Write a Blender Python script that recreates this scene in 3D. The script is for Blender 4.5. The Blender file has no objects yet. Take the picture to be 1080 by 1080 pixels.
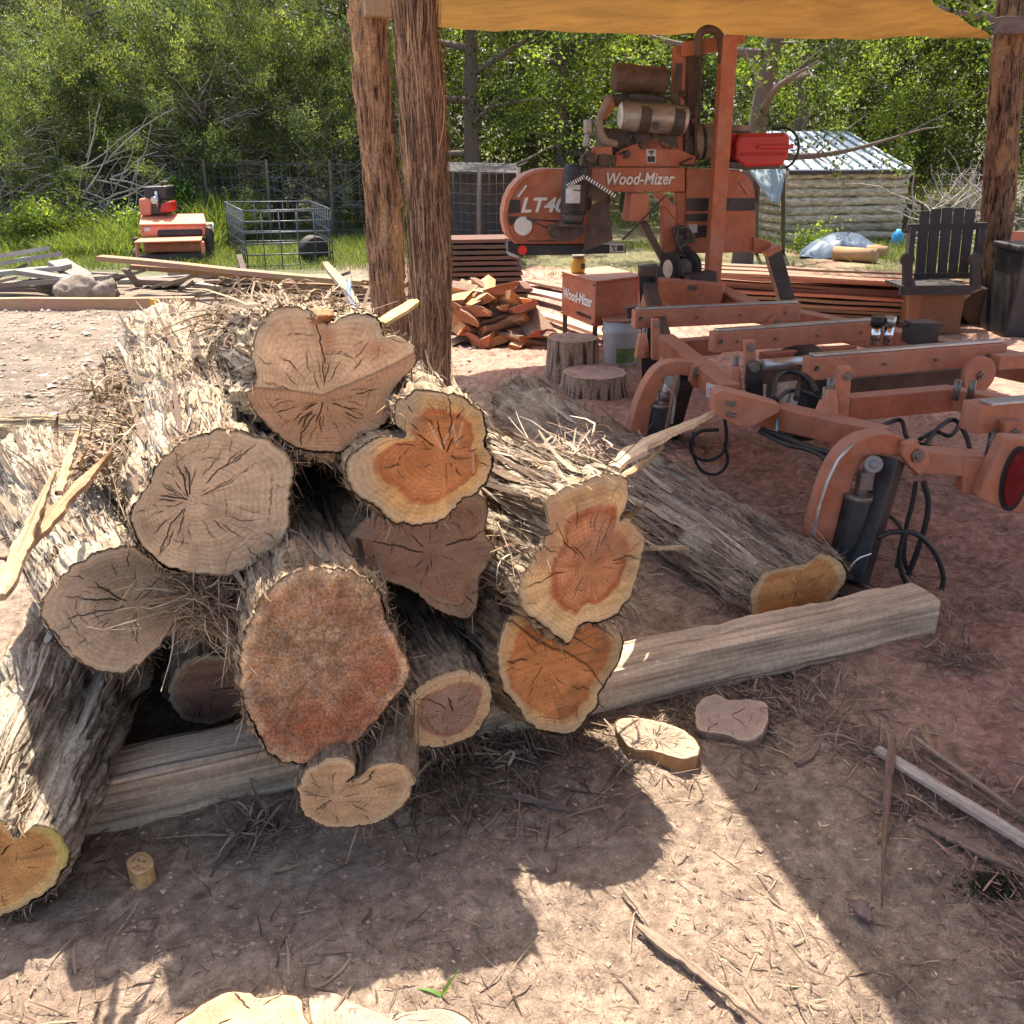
import bpy, math, random
import numpy as np
from mathutils import Vector, Matrix
random.seed(7); rng = np.random.default_rng(7)
scene = bpy.context.scene
COL = scene.collection
# ------------------------------------------------------------------ camera
FPX = 960.0; TH = math.radians(22.1); CZ = 1.6
cam_d = bpy.data.cameras.new("camera"); cam = bpy.data.objects.new("camera", cam_d); COL.objects.link(cam)
cam.location = (0, 0, CZ); cam.rotation_euler = (math.pi/2 - TH, 0, 0)
cam_d.sensor_width = 36; cam_d.lens = 36*FPX/1080; cam_d.clip_end = 500; cam_d.clip_start = 0.05
scene.camera = cam
# ------------------------------------------------------------------ light
SUN = Vector((-0.10, 0.42, 1.0)).normalized()
w = bpy.data.worlds.new("World"); scene.world = w; w.use_nodes = True
nt = w.node_tree; bg = nt.nodes['Background']
sky = nt.nodes.new('ShaderNodeTexSky'); sky.sky_type = 'NISHITA'; sky.sun_disc = False
sky.sun_elevation = math.asin(SUN.z); sky.sun_rotation = math.atan2(SUN.x, SUN.y); sky.dust_density = 3.0; sky.ozone_density = 0.7
nt.links.new(sky.outputs[0], bg.inputs[0]); bg.inputs[1].default_value = 0.15
sl = bpy.data.lights.new("sun", 'SUN'); sl.energy = 5.0; sl.angle = math.radians(0.5); sl.color = (1, .93, .82)
so = bpy.data.objects.new("sun", sl); COL.objects.link(so); so.location = (0, 0, 20)
so.rotation_euler = (-SUN).to_track_quat('-Z', 'Y').to_euler()
scene.view_settings.view_transform = 'Standard'; scene.view_settings.look = 'None'
scene.view_settings.exposure = 1.34; scene.view_settings.gamma = 1
scene.render.engine = 'CYCLES'
# ------------------------------------------------------------------ unprojection: photo pixel -> place
cT, sT = math.cos(TH), math.sin(TH)
def ray(px, py):
    u = (px-540)/FPX; v = (py-540)/FPX
    return Vector((u, cT - v*sT, -(sT + v*cT)))
O = Vector((0, 0, CZ))
def PY(px, py, Y): d = ray(px, py); return O + d*(Y/d.y)
def PZ(px, py, z=0.0): d = ray(px, py); return O + d*((z-CZ)/d.z)
def PP(px, py, p0, n): d = ray(px, py); return O + d*((Vector(p0)-O).dot(n)/d.dot(n))
def pix(V):   # world (N,3) -> photo pixels (to know which part of a real surface is which wood)
    V = np.asarray(V); x = V[:,0]; y = V[:,1]; z = V[:,2]-CZ
    dep = y*cT - z*sT; up = y*sT + z*cT
    return 540+FPX*x/dep, 540-FPX*up/dep
# ------------------------------------------------------------------ noise
def _h(i, j, k, s):
    n = (i*374761393 + j*668265263 + k*2147483647 + s*974634777) & 0xffffffff
    n = ((n ^ (n >> 13))*1274126177) & 0xffffffff
    n = ((n ^ (n >> 16))*2246822519) & 0xffffffff
    return ((n ^ (n >> 15)) & 0xffff)/32767.5 - 1.0
def vn(P, s=0):
    P = np.asarray(P, float); I = np.floor(P).astype(np.int64); f = P-I; f = f*f*(3-2*f)
    r = 0
    for a in (0, 1):
        for b in (0, 1):
            for c in (0, 1):
                wgt = (f[...,0] if a else 1-f[...,0])*(f[...,1] if b else 1-f[...,1])*(f[...,2] if c else 1-f[...,2])
                r = r + wgt*_h(I[...,0]+a, I[...,1]+b, I[...,2]+c, s)
    return r
def fbm(P, o=4, s=0):
    P = np.asarray(P, float); r = 0; a = .5
    for i in range(o): r = r + a*vn(P, s+i); P = P*2.03 + 11.3; a *= .5
    return r
def sst(a, b, x): t = np.clip((x-a)/(b-a), 0, 1); return t*t*(3-2*t)
def lerp(a, b, t): return np.asarray(a)*(1-t[..., None]) + np.asarray(b)*t[..., None]
# ------------------------------------------------------------------ materials
MATS = {}
def newmat(name):
    m = bpy.data.materials.new(name); m.use_nodes = True; t = m.node_tree
    return m, t, t.nodes['Principled BSDF']
def N(t, k, **kw):
    n = t.nodes.new(k)
    for a, b in kw.items():
        if a in n.inputs: n.inputs[a].default_value = b
        else: setattr(n, a, b)
    return n
def mixc(t, fac, a, b, mode='MIX'):
    m = t.nodes.new('ShaderNodeMix'); m.data_type = 'RGBA'; m.blend_type = mode
    def put(s, v):
        if hasattr(v, 'links') or hasattr(v, 'is_linked'): t.links.new(v, s)
        else: s.default_value = v if not isinstance(v, tuple) or len(v) == 4 else (*v, 1)
    put(m.inputs[0], fac); put(m.inputs[6], a); put(m.inputs[7], b); return m.outputs[2]
def ramp(t, src, lo, hi, a=0., b=1.):
    r = t.nodes.new('ShaderNodeMapRange'); r.clamp = True
    for k, v in zip((1,2,3,4), (lo, hi, a, b)): r.inputs[k].default_value = v
    t.links.new(src, r.inputs[0]); return r.outputs[0]
def noise_out(t, scale, detail=5, rough=.6, stretch=None):
    tc = t.nodes.new('ShaderNodeTexCoord'); src = tc.outputs['Object']
    if stretch:
        mp = t.nodes.new('ShaderNodeMapping'); mp.inputs['Scale'].default_value = stretch
        t.links.new(src, mp.inputs[0]); src = mp.outputs[0]
    n = N(t, 'ShaderNodeTexNoise', Scale=scale, Detail=detail, Roughness=rough); t.links.new(src, n.inputs['Vector'])
    return n.outputs[0]
def bump(t, bs, h, dist=.005, st=.6, prev=None):
    b = t.nodes.new('ShaderNodeBump'); b.inputs['Strength'].default_value = st; b.inputs['Distance'].default_value = dist
    t.links.new(h, b.inputs['Height'])
    if prev is not None: t.links.new(prev, b.inputs['Normal'])
    t.links.new(b.outputs[0], bs.inputs['Normal']); return b.outputs[0]
def mat_attr(name, rough=.9, scale=60, var=.35, bd=.002, bst=.6, stretch=None, spec=.25):
    m, t, bs = newmat(name)
    a = N(t, 'ShaderNodeAttribute', attribute_name='col')
    n = noise_out(t, scale, stretch=stretch); k = ramp(t, n, .3, .7, 1-var, 1+var)
    vm = t.nodes.new('ShaderNodeVectorMath'); vm.operation = 'SCALE'
    t.links.new(a.outputs['Color'], vm.inputs[0]); t.links.new(k, vm.inputs['Scale'])
    t.links.new(vm.outputs[0], bs.inputs['Base Color'])
    bs.inputs['Roughness'].default_value = rough; bs.inputs['Specular IOR Level'].default_value = spec
    if bd: bump(t, bs, n, bd, bst)
    return m
def mat(name, col, rough=.6, metal=0, var=.15, scale=12, dirt=None, dirt_amt=.5, bd=.001, spec=.4, stretch=None):
    m, t, bs = newmat(name)
    n = noise_out(t, scale, 6, .65, stretch); k = ramp(t, n, .3, .7, 1-var, 1+var)
    c = mixc(t, 1.0, (*col, 1), (1, 1, 1, 1), 'MULTIPLY')
    vm = t.nodes.new('ShaderNodeVectorMath'); vm.operation = 'SCALE'; t.links.new(c, vm.inputs[0]); t.links.new(k, vm.inputs['Scale'])
    out = vm.outputs[0]
    if dirt:
        n2 = noise_out(t, scale*.35, 8, .72); f = ramp(t, n2, .48, .72, 0, dirt_amt)
        geo = t.nodes.new('ShaderNodeNewGeometry'); sx = t.nodes.new('ShaderNodeSeparateXYZ'); t.links.new(geo.outputs['Normal'], sx.inputs[0])
        up = ramp(t, sx.outputs['Z'], .5, 1, 0, dirt_amt*1.1)           # dust settles on what faces up
        mx = t.nodes.new('ShaderNodeMath'); mx.operation = 'MAXIMUM'; t.links.new(f, mx.inputs[0]); t.links.new(up, mx.inputs[1])
        out = mixc(t, mx.outputs[0], out, (*dirt, 1))
    t.links.new(out, bs.inputs['Base Color'])
    rr = ramp(t, n, .3, .7, max(rough-.12, .05), min(rough+.15, 1)); t.links.new(rr, bs.inputs['Roughness'])
    bs.inputs['Metallic'].default_value = metal; bs.inputs['Specular IOR Level'].default_value = spec
    if bd: bump(t, bs, n, bd, .5)
    return m
def mat_leaf(name, tr=.45):
    m, t, bs = newmat(name)
    a = N(t, 'ShaderNodeAttribute', attribute_name='col')
    bs.inputs['Roughness'].default_value = .55; bs.inputs['Specular IOR Level'].default_value = .35
    t.links.new(a.outputs['Color'], bs.inputs['Base Color'])
    tl = t.nodes.new('ShaderNodeBsdfTranslucent')
    c2 = mixc(t, 1.0, a.outputs['Color'], (1.5, 1.35, .5, 1), 'MULTIPLY'); t.links.new(c2, tl.inputs[0])
    mx = t.nodes.new('ShaderNodeMixShader'); mx.inputs[0].default_value = tr
    t.links.new(bs.outputs[0], mx.inputs[1]); t.links.new(tl.outputs[0], mx.inputs[2])
    t.links.new(mx.outputs[0], t.nodes['Material Output'].inputs[0]); return m
def mat_face(name, ringf=430, ramt=.24, bd=.0008, rough=.85, coarse=False):
    m, t, bs = newmat(name)
    a = N(t, 'ShaderNodeAttribute', attribute_name='col'); rt = N(t, 'ShaderNodeAttribute', attribute_name='ringt')
    n = noise_out(t, 5, 3); n2 = noise_out(t, 170, 4, .7); n4 = noise_out(t, 22, 4, .6)
    ma = t.nodes.new('ShaderNodeMath'); ma.operation = 'MULTIPLY_ADD'; t.links.new(rt.outputs['Fac'], ma.inputs[0]); ma.inputs[1].default_value = ringf
    mm = t.nodes.new('ShaderNodeMath'); mm.operation = 'MULTIPLY'; t.links.new(n, mm.inputs[0]); mm.inputs[1].default_value = ringf*.09
    t.links.new(mm.outputs[0], ma.inputs[2])
    sn = t.nodes.new('ShaderNodeMath'); sn.operation = 'SINE'; t.links.new(ma.outputs[0], sn.inputs[0])
    ma2 = t.nodes.new('ShaderNodeMath'); ma2.operation = 'MULTIPLY'; t.links.new(ma.outputs[0], ma2.inputs[0]); ma2.inputs[1].default_value = .23
    sn2 = t.nodes.new('ShaderNodeMath'); sn2.operation = 'SINE'; t.links.new(ma2.outputs[0], sn2.inputs[0])
    ad = t.nodes.new('ShaderNodeMath'); ad.operation = 'ADD'; t.links.new(sn.outputs[0], ad.inputs[0]); t.links.new(sn2.outputs[0], ad.inputs[1])
    fade = ramp(t, n4, .35, .65, .15, 1.)
    adm = t.nodes.new('ShaderNodeMath'); adm.operation = 'MULTIPLY'; t.links.new(ad.outputs[0], adm.inputs[0]); t.links.new(fade, adm.inputs[1])
    k = ramp(t, adm.outputs[0], -1.7, 1.2, 1-ramt, 1+ramt*.45)
    k2 = ramp(t, n2, .3, .7, .80 if not coarse else .4, 1.16 if not coarse else 1.6)
    mu = t.nodes.new('ShaderNodeMath'); mu.operation = 'MULTIPLY'; t.links.new(k, mu.inputs[0]); t.links.new(k2, mu.inputs[1])
    vm = t.nodes.new('ShaderNodeVectorMath'); vm.operation = 'SCALE'; t.links.new(a.outputs['Color'], vm.inputs[0]); t.links.new(mu.outputs[0], vm.inputs['Scale'])
    t.links.new(vm.outputs[0], bs.inputs['Base Color'])
    bs.inputs['Roughness'].default_value = rough; bs.inputs['Specular IOR Level'].default_value = .2
    bp = bump(t, bs, n2, bd if not coarse else .004, .7); bump(t, bs, sn.outputs[0], .0006, .4, bp)
    return m
DUST = (.40, .24, .185)
M = dict(
 bark=mat_attr('bark', .95, 90, .45, .004, .9, (1, 1, 1)), fibre=mat_attr('bark_fibre', .9, 40, .25, 0),
 face=mat_face('cut_wood'), face_rough=mat_face('rough_sawn_wood', coarse=True, ramt=.05),
 wood=mat_attr('wood', .85, 70, .2, .0015, .6), chip=mat_attr('chips', .92, 30, .2, 0),
 orange=mat('orange_paint', (.38, .118, .055), .5, 0, .24, 14, DUST, .6, .0012), orange_light=mat('faded_orange_paint', (.45, .17, .092), .6, 0, .24, 14, DUST, .6, .0012),
 black=mat('black_paint', (.02, .021, .024), .45, 0, .3, 10, (.2, .14, .12), .3), rubber=mat('black_rubber', (.018, .018, .018), .7, 0, .3, 14, (.2, .14, .12), .25),
 steel=mat('dull_steel', (.5, .5, .5), .38, .8, .2, 20, (.3, .22, .18), .3), chrome=mat('chrome', (.7, .7, .72), .18, 1, .1, 20),
 iron=mat('dark_iron', (.07, .062, .058), .6, .4, .4, 30, (.18, .13, .11), .5), greasy=mat('greasy_brown_metal', (.09, .06, .048), .65, .2, .4, 20, (.2, .15, .12), .5),
 muffler=mat('muffler_steel', (.32, .30, .28), .42, .6, .3, 10, (.15, .12, .1), .5), white=mat('white_paint', (.68, .68, .65), .6, 0, .12, 20),
 red=mat('red_plastic', (.42, .026, .022), .35, 0, .1, 10, (.3, .12, .1), .15), redlight=mat('red_reflector', (.65, .03, .02), .2, 0, .1, 10), darkred=mat('dark_red_lens', (.16, .012, .014), .22, 0, .15, 10),
 yellow=mat('yellow_plastic', (.62, .36, .05), .4, 0, .1, 10), tank=mat('dusty_tan_tank', (.24, .19, .15), .6, 0, .3, 12),
 galv=mat('galvanised_sheet', (.66, .70, .76), .45, .1, .08, 6, bd=0), galv2=mat('grey_green_sheet', (.22, .27, .28), .5, .3, .12, 6, bd=0),
 wire=mat('fence_wire', (.10, .11, .12), .5, .3, .2, 20), bucket=mat('grey_white_plastic', (.42, .42, .42), .5, 0, .15, 10, (.25, .18, .15), .5),
 bluegrey=mat('blue_grey_tarp', (.10, .13, .18), .35, 0, .3, 4), blue=mat('blue_plastic', (.05, .32, .6), .4, 0, .1, 10),
 pale_orange=mat('sun_faded_orange_paint', (.62, .21, .12), .55, 0, .15, 9), bolt=mat('bolt_steel', (.22, .19, .17), .45, .7, .3, 40),
 darkwood=mat('weathered_dark_wood', (.035, .03, .028), .8, 0, .4, 20, (.12, .10, .09), .2),
 label=mat('printed_label', (.5, .5, .48), .5, 0, .2, 30), hose=mat('hose_rubber', (.02, .02, .02), .5, 0, .2, 10), cyan=mat('cyan_plastic', (.12, .38, .6), .4, 0, .1, 10),
 leafj=mat_leaf('juniper_foliage', .4), leafo=mat_leaf('oak_foliage', .5), grass=mat_leaf('grass_blades', .45),
)
# ------------------------------------------------------------------ objects
def tag(o, label=None, cat=None, group=None, kind=None):
    if label: o['label'] = label
    if cat: o['category'] = cat
    if group: o['group'] = group
    if kind: o['kind'] = kind
    return o
def thing(name, loc, label, cat, group=None):
    o = bpy.data.objects.new(name, None); COL.objects.link(o); o.location = loc; o.empty_display_size = .1
    return tag(o, label, cat, group)
def wloc(p):
    v = Vector((0, 0, 0))
    while p is not None: v += Vector(p.location); p = p.parent
    return v
def link(name, me, m, parent=None, loc=None, bev=0):
    o = bpy.data.objects.new(name, me); COL.objects.link(o); me.materials.append(m)
    if parent is not None: o.parent = parent
    if loc is not None: o.location = loc
    if bev:
        b = o.modifiers.new('bevel', 'BEVEL'); b.width = bev; b.segments = 2; b.limit_method = 'ANGLE'; b.angle_limit = math.radians(40)
    return o
def mesh_np(name, V, Fc, m, parent=None, col=None, dom='POINT', smooth=True, loc=None, extra=None):
    V = np.asarray(V, float); off = np.array(wloc(parent)) if loc is None else np.array(wloc(parent)+Vector(loc))
    V = V-off; Fc = np.asarray(Fc, np.int32); k = Fc.shape[1]
    me = bpy.data.meshes.new(name)
    me.vertices.add(len(V)); me.vertices.foreach_set('co', V.astype(np.float32).ravel())
    me.loops.add(Fc.size); me.loops.foreach_set('vertex_index', Fc.ravel())
    me.polygons.add(len(Fc)); me.polygons.foreach_set('loop_start', np.arange(0, Fc.size, k, dtype=np.int32))
    me.update(calc_edges=True); me.validate()
    me.polygons.foreach_set('use_smooth', np.full(len(me.polygons), smooth))
    if col is not None:
        a = me.attributes.new('col', 'FLOAT_COLOR', dom); c = np.ones((len(col), 4), np.float32); c[:, :3] = np.clip(col, 0, 1)
        a.data.foreach_set('color', c.ravel())
    for nm, arr in (extra or {}).items():
        a = me.attributes.new(nm, 'FLOAT', 'POINT'); a.data.foreach_set('value', np.asarray(arr, np.float32).ravel())
    me.update()
    return link(name, me, m, parent, loc)
class MB:
    def __init__(s): s.v = []; s.f = []; s.c = []; s.sm = []
    def add(s, vs, fs, col=None, smooth=False):
        b = len(s.v); s.v += [Vector(v) for v in vs]
        for f in fs: s.f.append([b+i for i in f]); s.c.append(col or (.5, .5, .5)); s.sm.append(smooth)
        return s
    def beam(s, p1, p2, wd, h, up=(0, 0, 1), col=None, off=0):
        p1 = Vector(p1); p2 = Vector(p2); d = (p2-p1).normalized(); up = Vector(up)
        sd = d.cross(up)
        if sd.length < 1e-4: sd = d.cross(Vector((0, 1, 0)))
        sd.normalize(); u = sd.cross(d)
        q = [p+sd*a*wd/2+u*(b*h/2+off) for p in (p1, p2) for a, b in ((-1, -1), (1, -1), (1, 1), (-1, 1))]
        return s.add(q, [(0, 1, 2, 3)[::-1], (4, 5, 6, 7), (0, 1, 5, 4), (1, 2, 6, 5), (2, 3, 7, 6), (3, 0, 4, 7)], col)
    def box(s, c, sz, col=None, rz=0):
        c = Vector(c); d = Vector((math.cos(rz), math.sin(rz), 0))*sz[0]/2
        return s.beam(c-d, c+d, sz[1], sz[2], col=col)
    def prism(s, P, vec, col=None):
        P = [Vector(p) for p in P]; n = len(P); vec = Vector(vec)
        q = P+[p+vec for p in P]
        return s.add(q, [list(range(n)), list(range(n, 2*n))[::-1]]+[(i, n+i, n+(i+1) % n, (i+1) % n) for i in range(n)], col)
    def tube(s, path, r, n=8, col=None, caps=True):
        path = [Vector(p) for p in path]; K = len(path); rs = r if isinstance(r, (list, tuple)) else [r]*K
        b = len(s.v); d0 = (path[1]-path[0]).normalized(); a = d0.orthogonal().normalized()
        for i, p in enumerate(path):
            d = (path[min(i+1, K-1)]-path[max(i-1, 0)]).normalized(); a = (a-d*a.dot(d)).normalized(); c = d.cross(a)
            for k in range(n):
                t = 2*math.pi*k/n; s.v.append(p+(a*math.cos(t)+c*math.sin(t))*rs[i])
        for i in range(K-1):
            for k in range(n):
                s.f.append([b+i*n+k, b+i*n+(k+1) % n, b+(i+1)*n+(k+1) % n, b+(i+1)*n+k]); s.c.append(col or (.5, .5, .5)); s.sm.append(True)
        if caps:
            s.f.append([b+k for k in range(n)][::-1]); s.f.append([b+(K-1)*n+k for k in range(n)])
            s.c += [col or (.5, .5, .5)]*2; s.sm += [False]*2
        return s
    def disc(s, c, nrm, r, th, n=24, col=None):
        c = Vector(c); nrm = Vector(nrm).normalized(); return s.tube([c-nrm*th/2, c+nrm*th/2], r, n, col)
    def build(s, name, m, parent=None, loc=None, bev=0):
        off = wloc(parent)+(Vector(loc) if loc is not None else Vector())
        me = bpy.data.meshes.new(name); me.from_pydata([tuple(v-off) for v in s.v], [], s.f)
        me.polygons.foreach_set('use_smooth', s.sm)
        a = me.attributes.new('col', 'FLOAT_COLOR', 'FACE'); c = np.ones((len(s.f), 4), np.float32); c[:, :3] = np.array(s.c); a.data.foreach_set('color', c.ravel())
        me.update(); return link(name, me, m, parent, loc, bev)
def copy_tree(o, parent=None):
    c = o.copy(); COL.objects.link(c); c.parent = parent
    for ch in list(o.children): copy_tree(ch, c)
    return c
def curve_pts(P, n=24):
    P = [Vector(p) for p in P]; out = []
    Q = [P[0]*2-P[1]]+P+[P[-1]*2-P[-2]]
    per = max(2, n//(len(P)-1))
    for i in range(1, len(Q)-2):
        for k in range(per):
            t = k/per; a, b, c, d = Q[i-1:i+3]
            out.append(.5*((2*b)+(c-a)*t+(2*a-5*b+4*c-d)*t*t+(3*b-a-3*c+d)*t**3))
    return out+[P[-1]]
def text_mesh(name, s, org, right, up, wid, hgt, m, parent, bold=.012, shear=0.0, nrm=None):
    """letters as a thin solid lying on a face: org = lower left corner"""
    cu = bpy.data.curves.new(name, 'FONT'); cu.body = s; cu.size = 1; cu.extrude = .01; cu.offset = bold; cu.shear = shear; cu.resolution_u = 4
    ob = bpy.data.objects.new('tmp', cu); COL.objects.link(ob)
    dg = bpy.context.evaluated_depsgraph_get(); me = bpy.data.meshes.new_from_object(ob.evaluated_get(dg))
    bpy.data.objects.remove(ob); bpy.data.curves.remove(cu)
    co = np.zeros(len(me.vertices)*3); me.vertices.foreach_get('co', co); co = co.reshape(-1, 3)
    mn, mx = co.min(0), co.max(0); right = Vector(right).normalized(); up = Vector(up).normalized(); nrm = right.cross(up)
    off = wloc(parent); W = []
    for x, y, z in co:
        W.append(Vector(org)+right*((x-mn[0])/(mx[0]-mn[0])*wid)+up*((y-mn[1])/(mx[1]-mn[1])*hgt)+nrm*(z*.15+.003)-off)
    me.vertices.foreach_set('co', np.array([tuple(v) for v in W]).ravel()); me.name = name; me.update()
    me.materials.clear()
    return link(name, me, m, parent)
# ribbons: thin curved strips (bark fibre, splinters, grass)
def ribbons(P, D, S, L, W, curl, K=4, taper=True, sag=None, wob=0.0):
    n = len(P); D = D/np.linalg.norm(D, axis=1, keepdims=True); t = np.linspace(0, 1, K+1)
    wv = rng.normal(0, 1, (n, 3))*wob
    C = P[:, None]+D[:, None]*(L[:, None]*t)[..., None]+curl[:, None]*((t**2)[None, :, None])+wv[:, None]*(np.sin(t*math.pi)[None, :, None])*L[:, None, None]
    if sag is not None: C[..., 2] -= sag[:, None]*t**2
    wt = (1-.75*t) if taper else np.ones(K+1)
    if taper: wt = np.minimum(wt, .45+2*t)
    o = S[:, None]*(W[:, None]*wt)[..., None]*.5
    V = np.stack([C-o, C+o], 2).reshape(n, (K+1)*2, 3)
    idx = np.arange(n)[:, None]*(K+1)*2+(np.arange(K)*2)[None]
    Fq = np.stack([idx, idx+1, idx+3, idx+2], -1).reshape(-1, 4)
    return V.reshape(-1, 3), Fq
def perp(D, A):
    S = np.cross(D, A); return S/(np.linalg.norm(S, axis=1, keepdims=True)+1e-9)
# ================================================================== GROUND
def gz(x, y):
    x = np.asarray(x, float); y = np.asarray(y, float); P = np.stack([x, y, x*0], -1)
    near = np.exp(-np.maximum(np.hypot(x, y-2)-4, 0)/5)
    z = .030*fbm(P*2.1, 3, 1)+.022*fbm(P*8, 4, 5)*near+.016*np.abs(fbm(P*26, 4, 9))*near
    lane = np.exp(-((x+3.0)/2.0)**2-((y-6.8)/2.6)**2)
    z = z+lane*(.05*fbm(P*3.5, 5, 31)+.05*np.abs(fbm(P*8, 4, 37)))
    far = sst(14, 40, y); z = z+far*1.2
    return z
def axis_pts(dense0, dense1, step, lo, hi, g=1.07):
    a = list(np.arange(dense0, dense1, step)); s = step
    while a[-1] < hi: s *= g; a.append(a[-1]+s)
    s = step; b = [dense0]
    while b[-1] > lo: s *= g; b.append(b[-1]-s)
    return np.array(sorted(b[1:])+a)
gx = axis_pts(-2.2, 2.6, .011, -150, 150, 1.035); gy = axis_pts(.9, 4.2, .011, -60, 300, 1.02)
X, Y = np.meshgrid(gx, gy); Zg = gz(X, Y)
V = np.stack([X, Y, Zg], -1).reshape(-1, 3); nx = len(gx); ny = len(gy)
ii = (np.arange(ny-1)[:, None]*nx+np.arange(nx-1)[None]).ravel(); Fq = np.stack([ii, ii+1, ii+nx+1, ii+nx], -1)
P3 = V*[1, 1, 0]
n1 = fbm(P3*.9, 4, 71); n2 = fbm(P3*6, 4, 73); n3 = fbm(P3*40, 3, 77)
dirt = np.array([.45, .325, .235]); pink = np.array([.58, .32, .235]); grey = np.array([.29, .225, .17]); grassc = np.array([.12, .14, .06]); brn = np.array([.26, .17, .12])
mp = sst(-.25, .6, (V[:, 0]-.6)*.9+(V[:, 1]-2.6)*.22+n1*.8)
c = lerp(dirt, pink, np.clip(mp, 0, 1)*.95)
mg = sst(-.2, .9, -(V[:, 0]+1.3)*1.0+n1)*sst(3.2, 4.6, V[:, 1]); c = c*(1-mg[:, None])+grey*mg[:, None]
mb = sst(0.05, .5, n2+.35*n1); c = c*(1-.45*mb[:, None])+brn*(.45*mb[:, None])
gr = sst(-.3, .5, (V[:, 1]-12.2)*.5+n1*1.5); c = c*(1-gr[:, None]*.85)+grassc*gr[:, None]*.85
c = c*(1+.6*n3[:, None]+.4*n2[:, None])
def mat_ground():
    m, t, bs = newmat('sawdust_and_dirt')
    a = N(t, 'ShaderNodeAttribute', attribute_name='col')
    n = noise_out(t, 55, 9, .75); nb = noise_out(t, 260, 4, .7)
    v = N(t, 'ShaderNodeTexVoronoi', Scale=120.0); tc = t.nodes.new('ShaderNodeTexCoord'); t.links.new(tc.outputs['Object'], v.inputs['Vector'])
    k = ramp(t, n, .3, .7, .58, 1.38); k2 = ramp(t, nb, .3, .7, .7, 1.3)
    mu = t.nodes.new('ShaderNodeMath'); mu.operation = 'MULTIPLY'; t.links.new(k, mu.inputs[0]); t.links.new(k2, mu.inputs[1])
    vm = t.nodes.new('ShaderNodeVectorMath'); vm.operation = 'SCALE'; t.links.new(a.outputs['Color'], vm.inputs[0]); t.links.new(mu.outputs[0], vm.inputs['Scale'])
    fl = ramp(t, v.outputs['Color'], .82, .95, 0, .35)
    out = mixc(t, fl, vm.outputs[0], (.50, .36, .26, 1)); t.links.new(out, bs.inputs['Base Color'])
    bs.inputs['Roughness'].default_value = .95; bs.inputs['Specular IOR Level'].default_value = .15
    b1 = bump(t, bs, n, .03, .9); b2 = bump(t, bs, v.outputs['Distance'], .006, .5, b1); bump(t, bs, nb, .006, .8, b2); return m
g = mesh_np('ground', V, Fq, mat_ground(), None, c); tag(g, kind='structure')
def on(px, py, dz=0.0):
    p = PZ(px, py, 0); p.z = float(gz(p.x, p.y))+dz; return p

# ================================================================== LOGS
def catmull_closed(P, n):
    P = np.array(P, float); m = len(P); out = []
    k = 24
    for i in range(m):
        a, b, c_, d = P[i-1], P[i], P[(i+1) % m], P[(i+2) % m]
        t = np.linspace(0, 1, k, endpoint=False)[:, None]
        out.append(.5*(2*b+(c_-a)*t+(2*a-5*b+4*c_-d)*t*t+(3*b-a-3*c_+d)*t**3))
    Q = np.concatenate(out); Q2 = np.vstack([Q, Q[:1]]); s = np.r_[0, np.cumsum(np.linalg.norm(np.diff(Q2, axis=0), axis=1))]
    u = np.linspace(0, s[-1], n, endpoint=False)
    return np.stack([np.interp(u, s, Q2[:, 0]), np.interp(u, s, Q2[:, 1])], 1)
def csmooth(B, sig):
    n = len(B); f = np.fft.fftfreq(n)*n; g_ = np.exp(-(f*sig/n*2*math.pi)**2/2)
    return np.real(np.fft.ifft(np.fft.fft(B, axis=0)*g_[:, None], axis=0))
UP = np.array([0, 0, 1.])
def frame(axis):
    a = np.array(axis, float); a /= np.linalg.norm(a); e1 = np.cross(a, UP); e1 /= np.linalg.norm(e1); e2 = np.cross(e1, a)
    return a, e1, e2
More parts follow.
